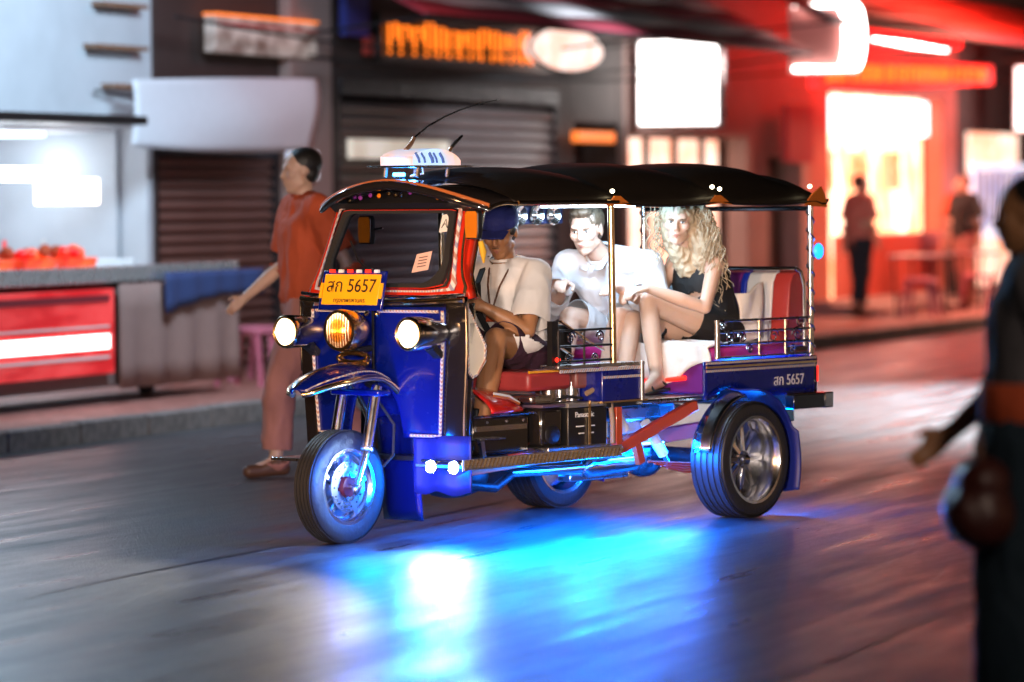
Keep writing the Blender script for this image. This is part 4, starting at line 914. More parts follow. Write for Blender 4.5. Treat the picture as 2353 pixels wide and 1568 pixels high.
# taxi lamp, antennas
tx = mb().box(T(.79, -.14, 1.700), T(.36, .14, 1.709)).build('roof_sign_base', m_steel, P_, bevel=.003)
m_taxi = EV('glowing_roof_sign', (.85, .50, .36), (.45, .68, 1.0), .65, 5)  # peach and blue-white light put into the dome's glow colours
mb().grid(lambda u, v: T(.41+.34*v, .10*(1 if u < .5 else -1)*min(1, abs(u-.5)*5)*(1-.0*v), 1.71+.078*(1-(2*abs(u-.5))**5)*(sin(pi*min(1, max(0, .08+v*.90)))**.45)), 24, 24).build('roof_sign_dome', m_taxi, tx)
m_stroke = M('blue_print_dark', (.06, .14, .5), .5)
for k, (a, w) in enumerate(((.45, .006), (.49, .005), (.545, .008), (.575, .005), (.62, .007))):
    mb().tube([T(a, .106, 1.722), T(a-.008, .107, 1.742), T(a-.022, .100, 1.768)], w, 6).build('printed_stroke', m_stroke, tx)
for a in (.45, .66):
    for b in (-.10, .10): mb().tube([T(a, b, 1.703), T(a-.01, b, 1.655)], .011, 8).build('sign_leg', m_steel, tx)
mb().tube([T(.50, .08, 1.70), T(.53, .06, 1.672), T(.46, .04, 1.660)], .005, 6).build('sign_wire', m_white, tx)
mb().tube([T(.46, -.06, 1.668), T(.53, -.06, 1.668)], .009, 8).build('blue_roof_lamp', E('blue_led_bar', (.02, .30, 1.0), 40), tx)
def antenna(a, b, c, pts, rs):
    q = mb().tube([T(a, b, c), T(a+.04, b, c+.035), T(a+.06, b, c+.06)], [.014, .010, .008], 8).build('antenna', M('coppery_steel', (.5, .3, .2), .3, .8), P_)
    mb().tube([T(a+.06+x, b, c+.06+z) for x, z in pts], rs, 6).build('antenna_whip', m_steel, q)
antenna(.50, -.02, 1.78, [(0, 0), (.10, .055), (.22, .10), (.34, .135), (.50, .168), (.62, .185)], [.005, .0045, .004, .003, .002, .0015])
antenna(.74, 0, 1.735, [(0, 0), (.04, .03), (.08, .055)], [.008, .008, .006])
lamp('POINT', 'roof_sign_light', tw(.50, .02, 1.685), 2.2, (.02, .28, 1.0), .02)
# under-roof fittings
mb().box(T(1.92, -.10, 1.506), T(1.58, .22, 1.516)).build('cabin_lamp', m_ledstrip, P_, bevel=.002)
sb = mb().box(T(1.95, -.30, 1.425), T(1.52, -.26, 1.515)).build('speaker_board', M('dark_blue_board', (.02, .03, .10), .4), P_, bevel=.006)
for a in (1.60, 1.73, 1.86):
    mb().lathe([(.0, .012), (.012, .016), (.020, .006), (.040, .018), (.046, .022), (.052, .012)], T(a, -.26, 1.47), (0, 1, 0), 24).build('speaker', m_chrome, sb)
mb().tube([T(2.95, -.53, 1.49), T(2.95, .53, 1.49)], .012, 8).build('rear_roof_bar', m_chrome, P_)
mb().ell(T(2.995, .545, 1.275), (.035, .02, .04), 14, 10).build('blue_side_lamp', m_bluelamp, P_)
# handlebar
mb().tube([T(.55, -.34, 1.02), T(.50, -.12, 1.0), T(.48, 0, .99), T(.50, .12, 1.0), T(.55, .30, 1.02)], .012, 8).build('handlebar', m_chrome, P_)
mb().tube([T(.48, 0, 1.0), T(.20, 0, .70)], .022, 10).build('steering_column', m_black, P_)
mb().box(T(.44, -.30, 1.05), T(.33, .30, 1.12)).build('dashboard', m_black, P_, bevel=.02)
# underglow strips
for sgn in (1,):
    g = mb()
    for a in (.50, 1.05): g.box(T(a+.34, .43, .322), T(a, .45, .329))
    g.box(T(1.9, .38, .36), T(1.6, .40, .367)); g.build('underglow_strip', E('blue_led_strip', (.02, .22, 1.0), 60), P_)

# ================================================================== PEOPLE
def blob(caps, voxel, smooth=3, folds=0.0, fscale=9.0, cuts=(), thick=0):
    """one continuous skin over tapered limbs and rounded masses"""
    m = MB()
    for c in caps:
        if len(c) == 4: m.cap(c[0], c[1], c[2], c[3])
        elif len(c) == 3: m.ell(c[0], c[1], 20, 14, c[2])
        else: m.ell(c[0], c[1], 20, 14)
    me = bpy.data.meshes.new('tmp'); me.from_pydata([tuple(v) for v in m.v], [], m.f)
    b = bmesh.new(); b.from_mesh(me); bmesh.ops.remove_doubles(b, verts=b.verts, dist=1e-5)
    bmesh.ops.holes_fill(b, edges=b.edges, sides=0); bmesh.ops.recalc_face_normals(b, faces=b.faces); b.to_mesh(me); b.free()
    o = bpy.data.objects.new('tmp', me); COL.objects.link(o)
    r = o.modifiers.new('r', 'REMESH'); r.mode = 'VOXEL'; r.voxel_size = voxel
    s = o.modifiers.new('s', 'SMOOTH'); s.factor = .5; s.iterations = smooth
    dg = bpy.context.evaluated_depsgraph_get(); me2 = bpy.data.meshes.new_from_object(o.evaluated_get(dg))
    bpy.data.objects.remove(o); bpy.data.meshes.remove(me)
    if folds:
        nrm = [v.normal.copy() for v in me2.vertices]
        for v, n in zip(me2.vertices, nrm):
            p = v.co*fscale; w = noise.noise(Vector((p.x*1.0, p.y*1.0, p.z*.55)))+.5*noise.noise(Vector((p.x*2.3+4, p.y*2.3, p.z*1.1)))
            w = 1-abs(w)*2.2; v.co += n*folds*w
    if cuts:
        b = bmesh.new(); b.from_mesh(me2)
        for p, n, rad in cuts:
            p, n = Vector(p), Vector(n).normalized()
            geo = [f for f in b.faces if (f.calc_center_median()-p).length < rad]
            es = {e for f in geo for e in f.edges}; vs = {v for f in geo for v in f.verts}
            bmesh.ops.bisect_plane(b, geom=list(vs)+list(es)+geo, plane_co=p, plane_no=n)
            bmesh.ops.delete(b, geom=[v for v in b.verts if (v.co-p).length < rad*1.0 and (v.co-p).dot(n) > 1e-5], context='VERTS')
        b.to_mesh(me2); b.free()
    for p in me2.polygons: p.use_smooth = True
    return me2
def obj_of(me, name, mat, parent=None, base=None, mw=None, solid=0):
    me.name = name; me.materials.clear(); me.materials.append(mat)
    if base is not None: me.transform(Matrix.Translation(-Vector(base)))
    o = bpy.data.objects.new(name, me); COL.objects.link(o)
    if parent: o.parent = parent
    elif mw is not None: o.matrix_world = mw @ Matrix.Translation(Vector(base))
    if solid: d = o.modifiers.new('thickness', 'SOLIDIFY'); d.thickness = solid; d.offset = -.2
    return o
def hand(wr, d, pn, side, curl=.6, sp=1.0, s=1.0):
    """caps of a palm, four fingers and a thumb. d: pointing direction, pn: palm normal (fingers close towards it), side: thumb direction"""
    d = Vector(d).normalized(); pn = Vector(pn); pn = (pn-d*pn.dot(d)).normalized(); th = Vector(side); th = (th-d*th.dot(d)-pn*th.dot(pn)).normalized()
    wr = Vector(wr); c = []
    for k in (-1.1, -.4, .35, 1.1): c.append((wr+th*(.010*k*s), .017*s, wr+d*.078*s+th*(.021*k*s), .0125*s))
    for k, L in ((-1.15, .060), (-.40, .074), (.38, .080), (1.15, .072)):
        p = wr+d*.082*s+th*(.0205*k*s); dr = d.copy(); r = .0093*s
        for j, f in enumerate((.46, .30, .24)):
            ang = curl*(.75+.35*j); ax = dr.cross(pn).normalized() if dr.cross(pn).length > .05 else th
            dr = (dr*cos(ang)+pn*sin(ang)).normalized() if j == 0 else (Matrix.Rotation(ang, 3, pd.cross(dr).normalized()) @ dr if pd.cross(dr).length > 1e-3 else dr)
            q = p+dr*L*f*s; c.append((p, r, q, r*.90)); p = q; r *= .90
            pd = d if j == 0 else pd
    t0 = wr+d*.022*s+th*.020*s; t1 = t0+(d*.55+th*.65+pn*.25).normalized()*.040*s; t2 = t1+(d*.85+th*.2+pn*.5).normalized()*.030*s; t3 = t2+(d*.85+pn*.55).normalized()*.022*s
    c += [(t0, .014*s, t1, .0115*s), (t1, .0115*s, t2, .010*s), (t2, .010*s, t3, .0085*s)]
    return c
def head_caps(hc, Fd, Ud, s=1.0, fem=False):
    Fd = Vector(Fd).normalized(); Ud = Vector(Ud); Ud = (Ud-Fd*Ud.dot(Fd)).normalized(); Ld = Ud.cross(Fd)
    R3 = Matrix((Fd, Ld, Ud)).transposed(); hc = Vector(hc)
    q = lambda x, y, z: hc+R3 @ Vector((x, y, z))*s
    j = .9 if fem else 1.0
    c = [(q(-.014, 0, .032), (.098*s, .078*s, .086*s), R3), (q(.022, 0, -.036), (.066*s, .060*s*j, .078*s), R3),
         (q(.058, 0, -.100), .021*s*j, q(.064, 0, -.092), .021*s*j), (q(.0, -.046*j, -.062), .022*s, q(.052, -.014, -.094), .019*s), (q(.0, .046*j, -.062), .022*s, q(.052, .014, -.094), .019*s),
         (q(.082, 0, .012), .010*s, q(.103, 0, -.024), .0115*s*j), (q(.093, -.012, -.031), .0075*s, q(.093, .012, -.031), .0075*s),
         (q(.074, -.040, .030), .012*s*j, q(.080, -.012, .026), .011*s*j), (q(.074, .040, .030), .012*s*j, q(.080, .012, .026), .011*s*j),
         (q(.060, -.040, -.020), .023*s, q(.054, -.046, -.012), .022*s), (q(.060, .040, -.020), .023*s, q(.054, .046, -.012), .022*s),
         (q(.083, -.018, -.058), .0068*s, q(.089, 0, -.055), .0080*s), (q(.083, .018, -.058), .0068*s, q(.089, 0, -.055), .0080*s), (q(.080, -.013, -.069), .0080*s, q(.080, .013, -.069), .0080*s),
         (q(-.008, -.077, -.004), (.018*s, .008*s, .030*s), R3), (q(-.008, .077, -.004), (.018*s, .008*s, .030*s), R3)]
    return c, q, R3
def face_bits(body, q, R3, base, s, brow=None, lip=True, closed=False):
    B = Vector(base)
    for sg in (-1, 1):
        e = MB().ell(q(.0735, sg*.0305, .0065)-B, (.010*s, .0130*s, (.0048 if closed else .0075)*s), 12, 8, R3).build('eye', m_eye if not closed else m_hairblk, body)
        if not closed: MB().ell(q(.0815, sg*.0305, .0060)-B, (.0035*s, .0058*s, .0058*s), 10, 6, R3).build('iris', m_iris, e)
        MB().tube([q(.083, sg*.013, .0185)-B, q(.084, sg*.028, .0230)-B, q(.074, sg*.045, .0185)-B], [.0032*s, .0036*s, .002*s], 6).build('eyebrow', brow or m_hairblk, body)
        MB().tube([q(.080, sg*.017, .0115)-B, q(.0835, sg*.030, .0150)-B, q(.074, sg*.045, .0095)-B], [.0022*s, .0026*s, .0016*s], 6).build('eyelid', brow or m_hairblk, body)
    if lip:
        MB().tube([q(.083, -.021, -.0615)-B, q(.0945, -.006, -.0585)-B, q(.0945, .006, -.0585)-B, q(.083, .021, -.0615)-B], [.0018*s, .0042*s, .0042*s, .0018*s], 8).build('lips', m_lip, body)
        MB().tube([q(.083, -.017, -.0655)-B, q(.0885, 0, -.0700)-B, q(.083, .017, -.0655)-B], [.0018*s, .0050*s, .0018*s], 8).build('lips', m_lip, body)
def limb(p0, r0, p1, r1, p2, r2, bulge=0): return [(Vector(p0), r0, Vector(p1), r1), (Vector(p1), r1, Vector(p2), r2)]+([(Vector(p1).lerp(Vector(p2), .12), r1*1.0, Vector(p1).lerp(Vector(p2), .42), bulge), (Vector(p1).lerp(Vector(p2), .42), bulge, Vector(p2), r2)] if bulge else [])
def lerp(a, b, t): return Vector(a).lerp(Vector(b), t)
def person(label, J, skin, mw, base, head, voxel=.0062, group=None, s=1.0, fem=False, hands=(), barefoot=True, shoe=None):
    """J: joints. Returns body object and the frame of its head"""
    caps, q, R3 = head_caps(J['head'], head[0], head[1], s, fem)
    sh = .92 if fem else 1.0
    nb, ch, pv = Vector(J['neck']), Vector(J['chest']), Vector(J['pelvis'])
    caps += [(q(-.018, 0, -.055), .047*s*sh, nb, .055*sh), (q(.0, 0, -.07), .042*s*sh, nb, .05*sh)]
    sl, sr, hl, hr = Vector(J['shL']), Vector(J['shR']), Vector(J['hipL']), Vector(J['hipR'])
    cl_, cr_ = ch.lerp(sl+(ch-nb)*.6, .42), ch.lerp(sr+(ch-nb)*.6, .42)
    caps += [(nb, .05, sl, .045*sh), (nb, .05, sr, .045*sh), (sl, .052*sh, cl_, .095*sh), (sr, .052*sh, cr_, .095*sh), (cl_, .10*sh, hl.lerp(pv, .3), .095), (cr_, .10*sh, hr.lerp(pv, .3), .095), (nb, .06, ch, .105*sh), (ch, .11*sh, pv, .105), (hl, .09, hr, .09)]
    a = .86 if fem else 1.0
    for S in 'LR':
        caps += limb(J['sh'+S], .050*a, J['el'+S], .037*a, J['wr'+S], .0265*a, .042*a)
        if 'kn'+S in J:
            caps += limb(J['hip'+S], .088*(1.0 if not fem else .98), J['kn'+S], .056*a, J['an'+S], .038*a, .056*a)
            caps += [(Vector(J['an'+S]), .036*a, Vector(J['heel'+S]), .028*a), (Vector(J['an'+S]), .034*a, Vector(J['toe'+S]), .022*a), (Vector(J['heel'+S]), .028*a, Vector(J['toe'+S]), .024*a)]
    for h in hands: caps += hand(*h)
    me = blob(caps, voxel, 2)
    o = obj_of(me, 'person', skin, None, base, mw); o['label'] = label; o['category'] = 'person'
    if group: o['group'] = group
    return o, q, R3
def shirt(body, J, mat, base, sleeve=.62, length=1.0, infl=.014, voxel=.009, folds=.006, sr=.075, name='shirt', neck=True, long=False, fem=False):
    nb, ch, pv = Vector(J['neck']), Vector(J['chest']), Vector(J['pelvis']); sh = .92 if fem else 1
    sl, sr_, hl, hr = Vector(J['shL']), Vector(J['shR']), Vector(J['hipL']), Vector(J['hipR']); i = infl
    cl_, cr_ = ch.lerp(sl+(ch-nb)*.6, .42), ch.lerp(sr_+(ch-nb)*.6, .42)
    bot = ch.lerp(pv, length)
    caps = [(nb, .060+i*.6, nb+(ch-nb)*.2, .062+i), (nb+(ch-nb)*.10, .060+i, sl, .050+i), (nb+(ch-nb)*.10, .060+i, sr_, .050+i), (sl, .055+i, cl_, .098*sh+i), (sr_, .055+i, cr_, .098*sh+i),
            (cl_, .103*sh+i, ch.lerp(hl.lerp(pv, .3), length), .105+i), (cr_, .103*sh+i, ch.lerp(hr.lerp(pv, .3), length), .105+i), (nb+(ch-nb)*.3, .07+i, ch, .11*sh+i), (ch, .115*sh+i, bot, .115+i)]
    cuts = []
    for S in 'LR':
        a, b, w = Vector(J['sh'+S]), Vector(J['el'+S]), Vector(J['wr'+S])
        if long:
            e = b.lerp(w, sleeve); caps += [(a, .055+i, b, .045+i), (b, .045+i, e+(w-b).normalized()*.03, .038+i)]; cuts.append((e, w-b, .08))
        else:
            e = a.lerp(b, sleeve); caps.append((a, .056+i, e+(b-a).normalized()*.05, sr+i)); cuts.append((e, b-a, .13))
    if neck: cuts.append((nb+(nb-ch).normalized()*.042, nb-ch+Vector(neck if not isinstance(neck, bool) else (0, 0, 0)), .075))
    me = blob(caps, voxel, 3, folds, 9, cuts)
    o = obj_of(me, name, mat, body, base, solid=.004)
    if neck:
        ax = (nb-ch).normalized(); e1 = ax.orthogonal().normalized(); e2 = ax.cross(e1); cc = nb+ax*.040-Vector(base)
        MB().tube([cc+(e1*cos(t)+e2*sin(t))*.068 for t in [2*pi*k/28 for k in range(28)]], .008, 8, closed=True).build('collar', mat, o)
    return o
def legwear(body, J, mat, base, to=.9, infl=.018, name='shorts', voxel=.010, folds=.006, shin=None, kn='LR'):
    hl, hr, pv, ch = Vector(J['hipL']), Vector(J['hipR']), Vector(J['pelvis']), Vector(J['chest']); i = infl
    caps = [(hl, .095+i, hr, .095+i), (pv.lerp(ch, .28), .098+i, pv, .105+i)]; cuts = []
    for S in kn:
        a, b, c = Vector(J['hip'+S]), Vector(J['kn'+S]), Vector(J['an'+S])
        if shin is None:
            e = a.lerp(b, to); caps.append((a, .092+i, e+(b-a).normalized()*.05, .072+i)); cuts.append((e, b-a, .15))
        else:
            e = b.lerp(c, shin); caps += [(a, .092+i, b, .064+i), (b, .064+i, e+(c-b).normalized()*.04, .052+i)]; cuts.append((e, c-b, .10))
    me = blob(caps, voxel, 3, folds, 8, cuts)
    return obj_of(me, name, mat, body, base, solid=.004)
def shoes(body, J, mat, base, S='LR', infl=.010):
    for k in S:
        an, he, to = Vector(J['an'+k]), Vector(J['heel'+k]), Vector(J['toe'+k])
        me = blob([(an.lerp(he, .6), .036+infl, he, .032+infl), (he, .030+infl, to, .028+infl), (an.lerp(he, .3), .036+infl, he.lerp(to, .6), .030+infl)], .007, 2)
        obj_of(me, 'shoe', mat, body, base)
camL = TUK.inverted() @ Vector((0, 0, 1.569))

# ---- driver
J = dict(head=T(1.115, .03, 1.392), neck=T(1.165, .03, 1.225), chest=T(1.185, .03, 1.09), pelvis=T(1.20, .03, .84), shL=T(1.165, .205, 1.19), shR=T(1.165, -.15, 1.20),
         elL=T(1.035, .265, .93), wrL=T(.885, .115, 1.045), elR=T(1.03, -.22, .94), wrR=T(.90, -.03, 1.035), hipL=T(1.20, .12, .82), hipR=T(1.20, -.06, .82),
         knL=T(.835, .235, .895), anL=T(.655, .275, .455), heelL=T(.69, .275, .40), toeL=T(.53, .31, .392), knR=T(.84, -.14, .88), anR=T(.66, -.16, .45), heelR=T(.69, -.16, .40), toeR=T(.54, -.17, .392))
base = T(1.20, .03, .75)
hF = Vector((1, .42, -.42))
hands = [(J['wrL'], T(.80, .055, 1.085)-T(.885, .115, 1.045), Vector((.2, -1, .1)), Vector((.3, .2, 1)), .75), (J['wrR'], T(.82, .02, 1.07)-T(.90, -.03, 1.035), Vector((.2, 1, .1)), Vector((.3, -.2, 1)), .75)]
drv, q, R3 = person('driver in a navy cap and white T-shirt looking down at a phone', J, m_skinD, TUK, base, (hF, (0, 0, 1)), hands=hands)
face_bits(drv, q, R3, base, 1, closed=True)
MB().tube([q(.094, -.016, -.044)-base, q(.099, 0, -.042)-base, q(.094, .016, -.044)-base], .0022, 5).build('moustache', m_hairblk, drv)
hm = blob([(q(-.032, 0, .030), (.088, .083, .076), R3), (q(-.045, 0, -.015), (.058, .072, .058), R3), (q(.010, .066, .018), (.03, .016, .028), R3), (q(.010, -.066, .018), (.03, .016, .028), R3)], .006, 2, .002, 60)
obj_of(hm, 'hair', m_hairblk, drv, base)
cp = blob([(q(-.016, 0, .066), (.108, .090, .074), R3), (q(-.016, 0, .050), (.108, .090, .045), R3)], .006, 3, cuts=[(q(-.01, 0, .034), q(0, 0, 0)-q(.0, 0, 1), .16)])
cpo = obj_of(cp, 'cap', m_cap, drv, base, solid=.004)
MB().grid(lambda u, v: q(.070+.085*u*(1-.35*(2*v-1)**2), (2*v-1)*.068*(1-.18*u), .045-.018*u-.012*(2*v-1)**2)-base, 8, 12).build('cap_peak', m_cap, cpo, solid=.004)
MB().ell(q(-.016, 0, .139)-base, (.008, .008, .005), 10, 6).build('cap_button', m_cap, cpo)
shirt(drv, J, m_tee, base, .86, 1.0, .020, sr=.078, neck=(.03, 0, .0))
legwear(drv, J, m_shorts, base, .80, .018)
shoes(drv, J, m_shoe, base)
fr = [0, J['neck']+Vector((-.01, .068, .045)), J['neck']+Vector((.07, .075, .0)), J['chest']+Vector((.145, .06, .05)), J['chest']+Vector((.170, .03, -.07))]
fl = [J['neck']+Vector((.02, -.062, .04)), J['neck']+Vector((.085, -.04, -.01)), J['chest']+Vector((.150, -.01, .05)), J['chest']+Vector((.170, .02, -.07))]
ld = MB().tube([p-base for p in fr[1:]], .0045, 6).tube([p-base for p in fl], .0045, 6).build('lanyard', M('orange_black_cord', (.10, .04, .02), .6), drv)
MB().box(J['chest']+Vector((.172, .0, -.12))-base, J['chest']+Vector((.178, .05, -.07))-base).build('lanyard_card', m_orangecl, ld)
bs = [J['neck'].lerp(J['shR'], .55)+Vector((-.06, 0, .05)), J['neck'].lerp(J['shR'], .55)+Vector((.03, .0, .062)), J['chest']+Vector((.150, -.075, .06)), J['chest']+Vector((.172, -.05, -.08)), J['pelvis']+Vector((.16, .0, .06))]
mstrap = MB()
for i in range(4): mstrap.beam(bs[i]-base, bs[i+1]-base, .035, .006, (1, 0, 0))
mstrap.build('bag_strap', m_blackcl, drv)
wb = obj_of(blob([(J['pelvis']+Vector((.10, -.04, .04)), .06, J['pelvis']+Vector((.12, .10, .03)), .055)], .008, 2, .004), 'waist_bag', m_blackcl, None, T(1.08, .05, .87), TUK)
wb['label'] = 'black waist bag in the lap of the driver'; wb['category'] = 'bag'
phc = T(.805, .055, 1.085)
ph = MB().box((-.006, -.036, -.065), (.004, .036, .07)).build('phone', m_blackgl, bevel=.004, mw=TUK @ Matrix.Translation(phc) @ Matrix.Rotation(radians(-42), 4, 'Y') @ Matrix.Rotation(radians(8), 4, 'X'))
ph['label'] = 'black phone held by the driver in both hands'; ph['category'] = 'phone'
MB().box((-.0075, -.032, -.060), (-.006, .032, .065)).build('screen', E('dim_phone_screen', (.5, .6, .8), .3), ph)

# ---- man on the rear bench
J = dict(head=T(2.02, -.17, 1.392), neck=T(2.15, -.17, 1.25), chest=T(2.27, -.19, 1.14), pelvis=T(2.55, -.20, .88), shL=T(2.33, -.03, 1.215), shR=T(2.10, -.35, 1.215),
         elL=T(2.24, .10, 1.02), wrL=T(2.03, .03, 1.105), elR=T(2.09, -.46, 1.00), wrR=T(2.00, -.29, 1.125), hipL=T(2.54, -.10, .86), hipR=T(2.54, -.30, .86),
         knL=T(2.12, -.04, .955), anL=T(2.02, -.06, .64), heelL=T(2.05, -.06, .615), toeL=T(1.86, -.04, .612), knR=T(2.10, -.34, .955), anR=T(2.0, -.34, .64), heelR=T(2.03, -.34, .615), toeR=T(1.85, -.33, .612))
base = T(2.50, -.20, .815)
dirc = (camL-J['head']).normalized(); hF = (dirc+Vector((.35, -.25, -.22))).normalized()
hands = [(J['wrL'], Vector((.9, .15, .1)), Vector((0, 0, -1)), Vector((.3, -1, .0)), .45), (J['wrR'], Vector((.9, .45, .1)), Vector((0, 0, -1)), Vector((.3, 1, 0)), .55)]
man, q, R3 = person('man in a pale linen shirt leaning forward on the rear bench', J, m_skinM, TUK, base, (hF, (.15, 0, 1)), hands=hands)
face_bits(man, q, R3, base, 1, m_hairbr)
hm = blob([(q(-.026, 0, .046), (.098, .084, .082), R3), (q(.045, 0, .100), (.045, .058, .024), R3), (q(-.055, 0, -.01), (.05, .066, .06), R3)], .006, 2, .006, 40)
obj_of(hm, 'hair', m_hairbr, man, base)
shirt(man, J, m_shirt, base, .55, .95, .020, long=True, folds=.009)
cl2 = MB()
for sg in (-1, 1):
    n0 = J['neck']+Vector((.02, sg*.05, .03)); n1 = J['neck']+Vector((.10, sg*.02, -.06)); cl2.add([n0-base, n0+Vector((-.03, sg*.02, .02))-base, n1+Vector((0, sg*.055, .01))-base, n1-base], [(0, 1, 2, 3)])
cl2.build('collar', m_shirt, man, solid=.004)
legwear(man, J, m_shortsl, base, .92, .020)
shoes(man, J, m_sandal, base)

# ---- woman on the near end of the bench
J = dict(head=T(2.325, .175, 1.428), neck=T(2.455, .17, 1.275), chest=T(2.52, .17, 1.13), pelvis=T(2.60, .18, .89), shL=T(2.44, .31, 1.215), shR=T(2.50, .015, 1.225),
         elL=T(2.31, .345, 1.005), wrL=T(2.075, .17, 1.105), elR=T(2.34, -.03, 1.0), wrR=T(2.12, .06, 1.085), hipL=T(2.57, .26, .885), hipR=T(2.59, .10, .875),
         knL=T(2.13, .13, 1.035), anL=T(2.085, .215, .675), heelL=T(2.11, .225, .640), toeL=T(1.96, .23, .608), knR=T(2.14, .02, .94), anR=T(2.02, .06, .65), heelR=T(2.05, .06, .62), toeR=T(1.88, .08, .612))
base = T(2.58, .18, .815)
dirc = (camL-J['head']).normalized(); hF = (dirc+Vector((.10, -.10, -.08))).normalized()
hands = [(J['wrL'], Vector((.85, -.35, -.12)), Vector((0, -.3, -1)), Vector((.3, -1, .2)), .5, 1, .9), (J['wrR'], Vector((.9, .0, -.1)), Vector((0, 0, -1)), Vector((.3, 1, .0)), .5, 1, .9)]
wom, q, R3 = person('woman in a black dress with long curly ash blonde hair facing the camera', J, m_skinW, TUK, base, (hF, (.10, .12, 1)), hands=hands, s=.95, fem=True)
face_bits(wom, q, R3, base, .95, m_hairbr)
nb, ch, pv = J['neck'], J['chest'], J['pelvis']
dcl, dcr = ch.lerp(J['shL']+(ch-nb)*.6, .42), ch.lerp(J['shR']+(ch-nb)*.6, .42)
dress = blob([(dcl, .106, J['hipL'].lerp(pv, .3), .106), (dcr, .106, J['hipR'].lerp(pv, .3), .106), (dcl, .106, dcr, .106), (ch, .113, pv, .116), (J['shL'].lerp(dcl, .75), .088, dcl, .104), (J['shR'].lerp(dcr, .75), .088, dcr, .104), (J['hipL'], .112, J['hipL'].lerp(J['knL'], .46), .098), (J['hipR'], .112, J['hipR'].lerp(J['knR'], .46), .098), (J['hipL'], .115, J['hipR'], .115), (J['hipL'].lerp(J['knL'], .1), .1, J['hipR'].lerp(J['knR'], .1), .1)], .008, 2, .003, 12,
             cuts=[(J['hipL'].lerp(J['knL'], .42), J['knL']-J['hipL'], .13), (J['hipR'].lerp(J['knR'], .42), J['knR']-J['hipR'], .11)])
obj_of(dress, 'dress', m_blackcl, wom, base, solid=.004)
for S in 'LR': MB().tube([J['sh'+S].lerp(ch, .5)+Vector((.07, 0, .04))-base, J['sh'+S].lerp(nb, .4)+Vector((.01, 0, .06))-base, J['sh'+S].lerp(ch, .5)+Vector((-.09, 0, .03))-base], .008, 6).build('dress_strap', m_blackcl, wom)
hcaps = [(q(-.035, 0, .048), (.100, .088, .086), R3), (q(-.06, 0, -.04), (.070, .090, .10), R3), (q(-.035, .085, -.03), .055, q(-.05, .13, -.13), .065), (q(-.05, .13, -.13), .065, q(-.06, .14, -.25), .045), (q(-.09, .0, -.10), .08, q(-.10, .05, -.24), .06)]
hm = blob(hcaps, .007, 1, .014, 26)
hair = obj_of(hm, 'hair', m_hairbl, wom, base)
random.seed(21); hs = MB(); Ld = R3 @ Vector((0, 1, 0)); Fdv = R3 @ Vector((1, 0, 0))
for k in range(620):
    th = random.uniform(-1.95, 2.15); el = random.uniform(.0, 1.25)
    d = Vector((-cos(th)*.0-.03-cos(th)*.085*cos(el), sin(th)*.082*cos(el), .045+.080*sin(el)))
    if d.x > .012: continue
    if d.y < -.03 and random.random() < .88: continue
    if d.y > .03: d.y += random.uniform(0, .05); d.z -= random.uniform(0, .14)
    p = q(*d); L = random.uniform(.16, .40)*(1.0-.25*(abs(th) > 2.2)); n = 22; ph = random.uniform(0, 6.28); rr = random.uniform(.010, .019)
    out = (p-q(-.03, 0, .03)).normalized(); pts = []; dirv = (out*.55+Vector((-.15, .10, -.25))).normalized()
    for i in range(n):
        dirv = (dirv*.74+Vector((-.10, .12, -1))*.26+out*.03).normalized(); p = p+dirv*(L/n)
        e1 = dirv.orthogonal().normalized(); e2 = dirv.cross(e1); w = min(1, i/5)
        pts.append(p+(e1*cos(ph+i*.95)+e2*sin(ph+i*.95))*rr*w-base)
    hs.tube(pts, [random.uniform(.0030, .0045)*(1-.55*i/n) for i in range(n)], 5, caps=False)
hs.build('curls', m_hairbl, hair)
shoe_m = MB()
for S in 'LR':
    he, to, an = J['heel'+S], J['toe'+S], J['an'+S]
    MB().beam(he+Vector((-.02, 0, -.03))-base, to+Vector((.02, 0, -.022))-base, .075, .014).tube([to.lerp(he, .3)+Vector((0, -.035, -.015))-base, to.lerp(he, .3)+Vector((0, 0, .028))-base, to.lerp(he, .3)+Vector((0, .035, -.015))-base], .006, 6).tube([he+Vector((0, -.032, -.01))-base, an+Vector((.03, 0, .0))-base, he+Vector((0, .032, -.01))-base], .006, 6).build('sandal', m_blackcl, wom)
# white jacket laid on the seat behind her
def jk(u, v):
    x = u*2-1; return T(2.66+.12*v-.22*max(0, v-.55)*2-.05*sin(u*5), .22+.26*x*(1-.25*v), 1.06-.26*v-.12*max(0, v-.75)*3+.02*sin(11*u+4*v)+.015*sin(23*u))
jb = T(2.70, .30, .82)
jc = MB().grid(lambda u, v: T(2.58+.20*u+.008*sin(v*5), .325+.05*sin(u*3)+.012*sin(u*8+v*4)+.04*v*(1-u), 1.07-.24*v+.05*u-.01*sin(u*6)), 20, 20).build('jacket', m_tee, mw=TUK, org=jb, solid=.012)
jc['label'] = 'crumpled white jacket lying against the bench behind the woman'; jc['category'] = 'jacket'
ct = MB().grid(lambda u, v: T(2.142+.40*max(0, u-.5)-.008*sin(v*20)*(1-u), .02+.48*v+.01*sin(u*12), .832-.20*max(0, .5-u)*2*(.75+.25*sin(v*5))+.010*sin(u*17+v*9)), 20, 30).build('cloth', m_tee, mw=TUK, org=T(2.2, .4, .82), solid=.010)
ct['label'] = 'white cloth draped over the front of the pink seat cushion'; ct['category'] = 'cloth'

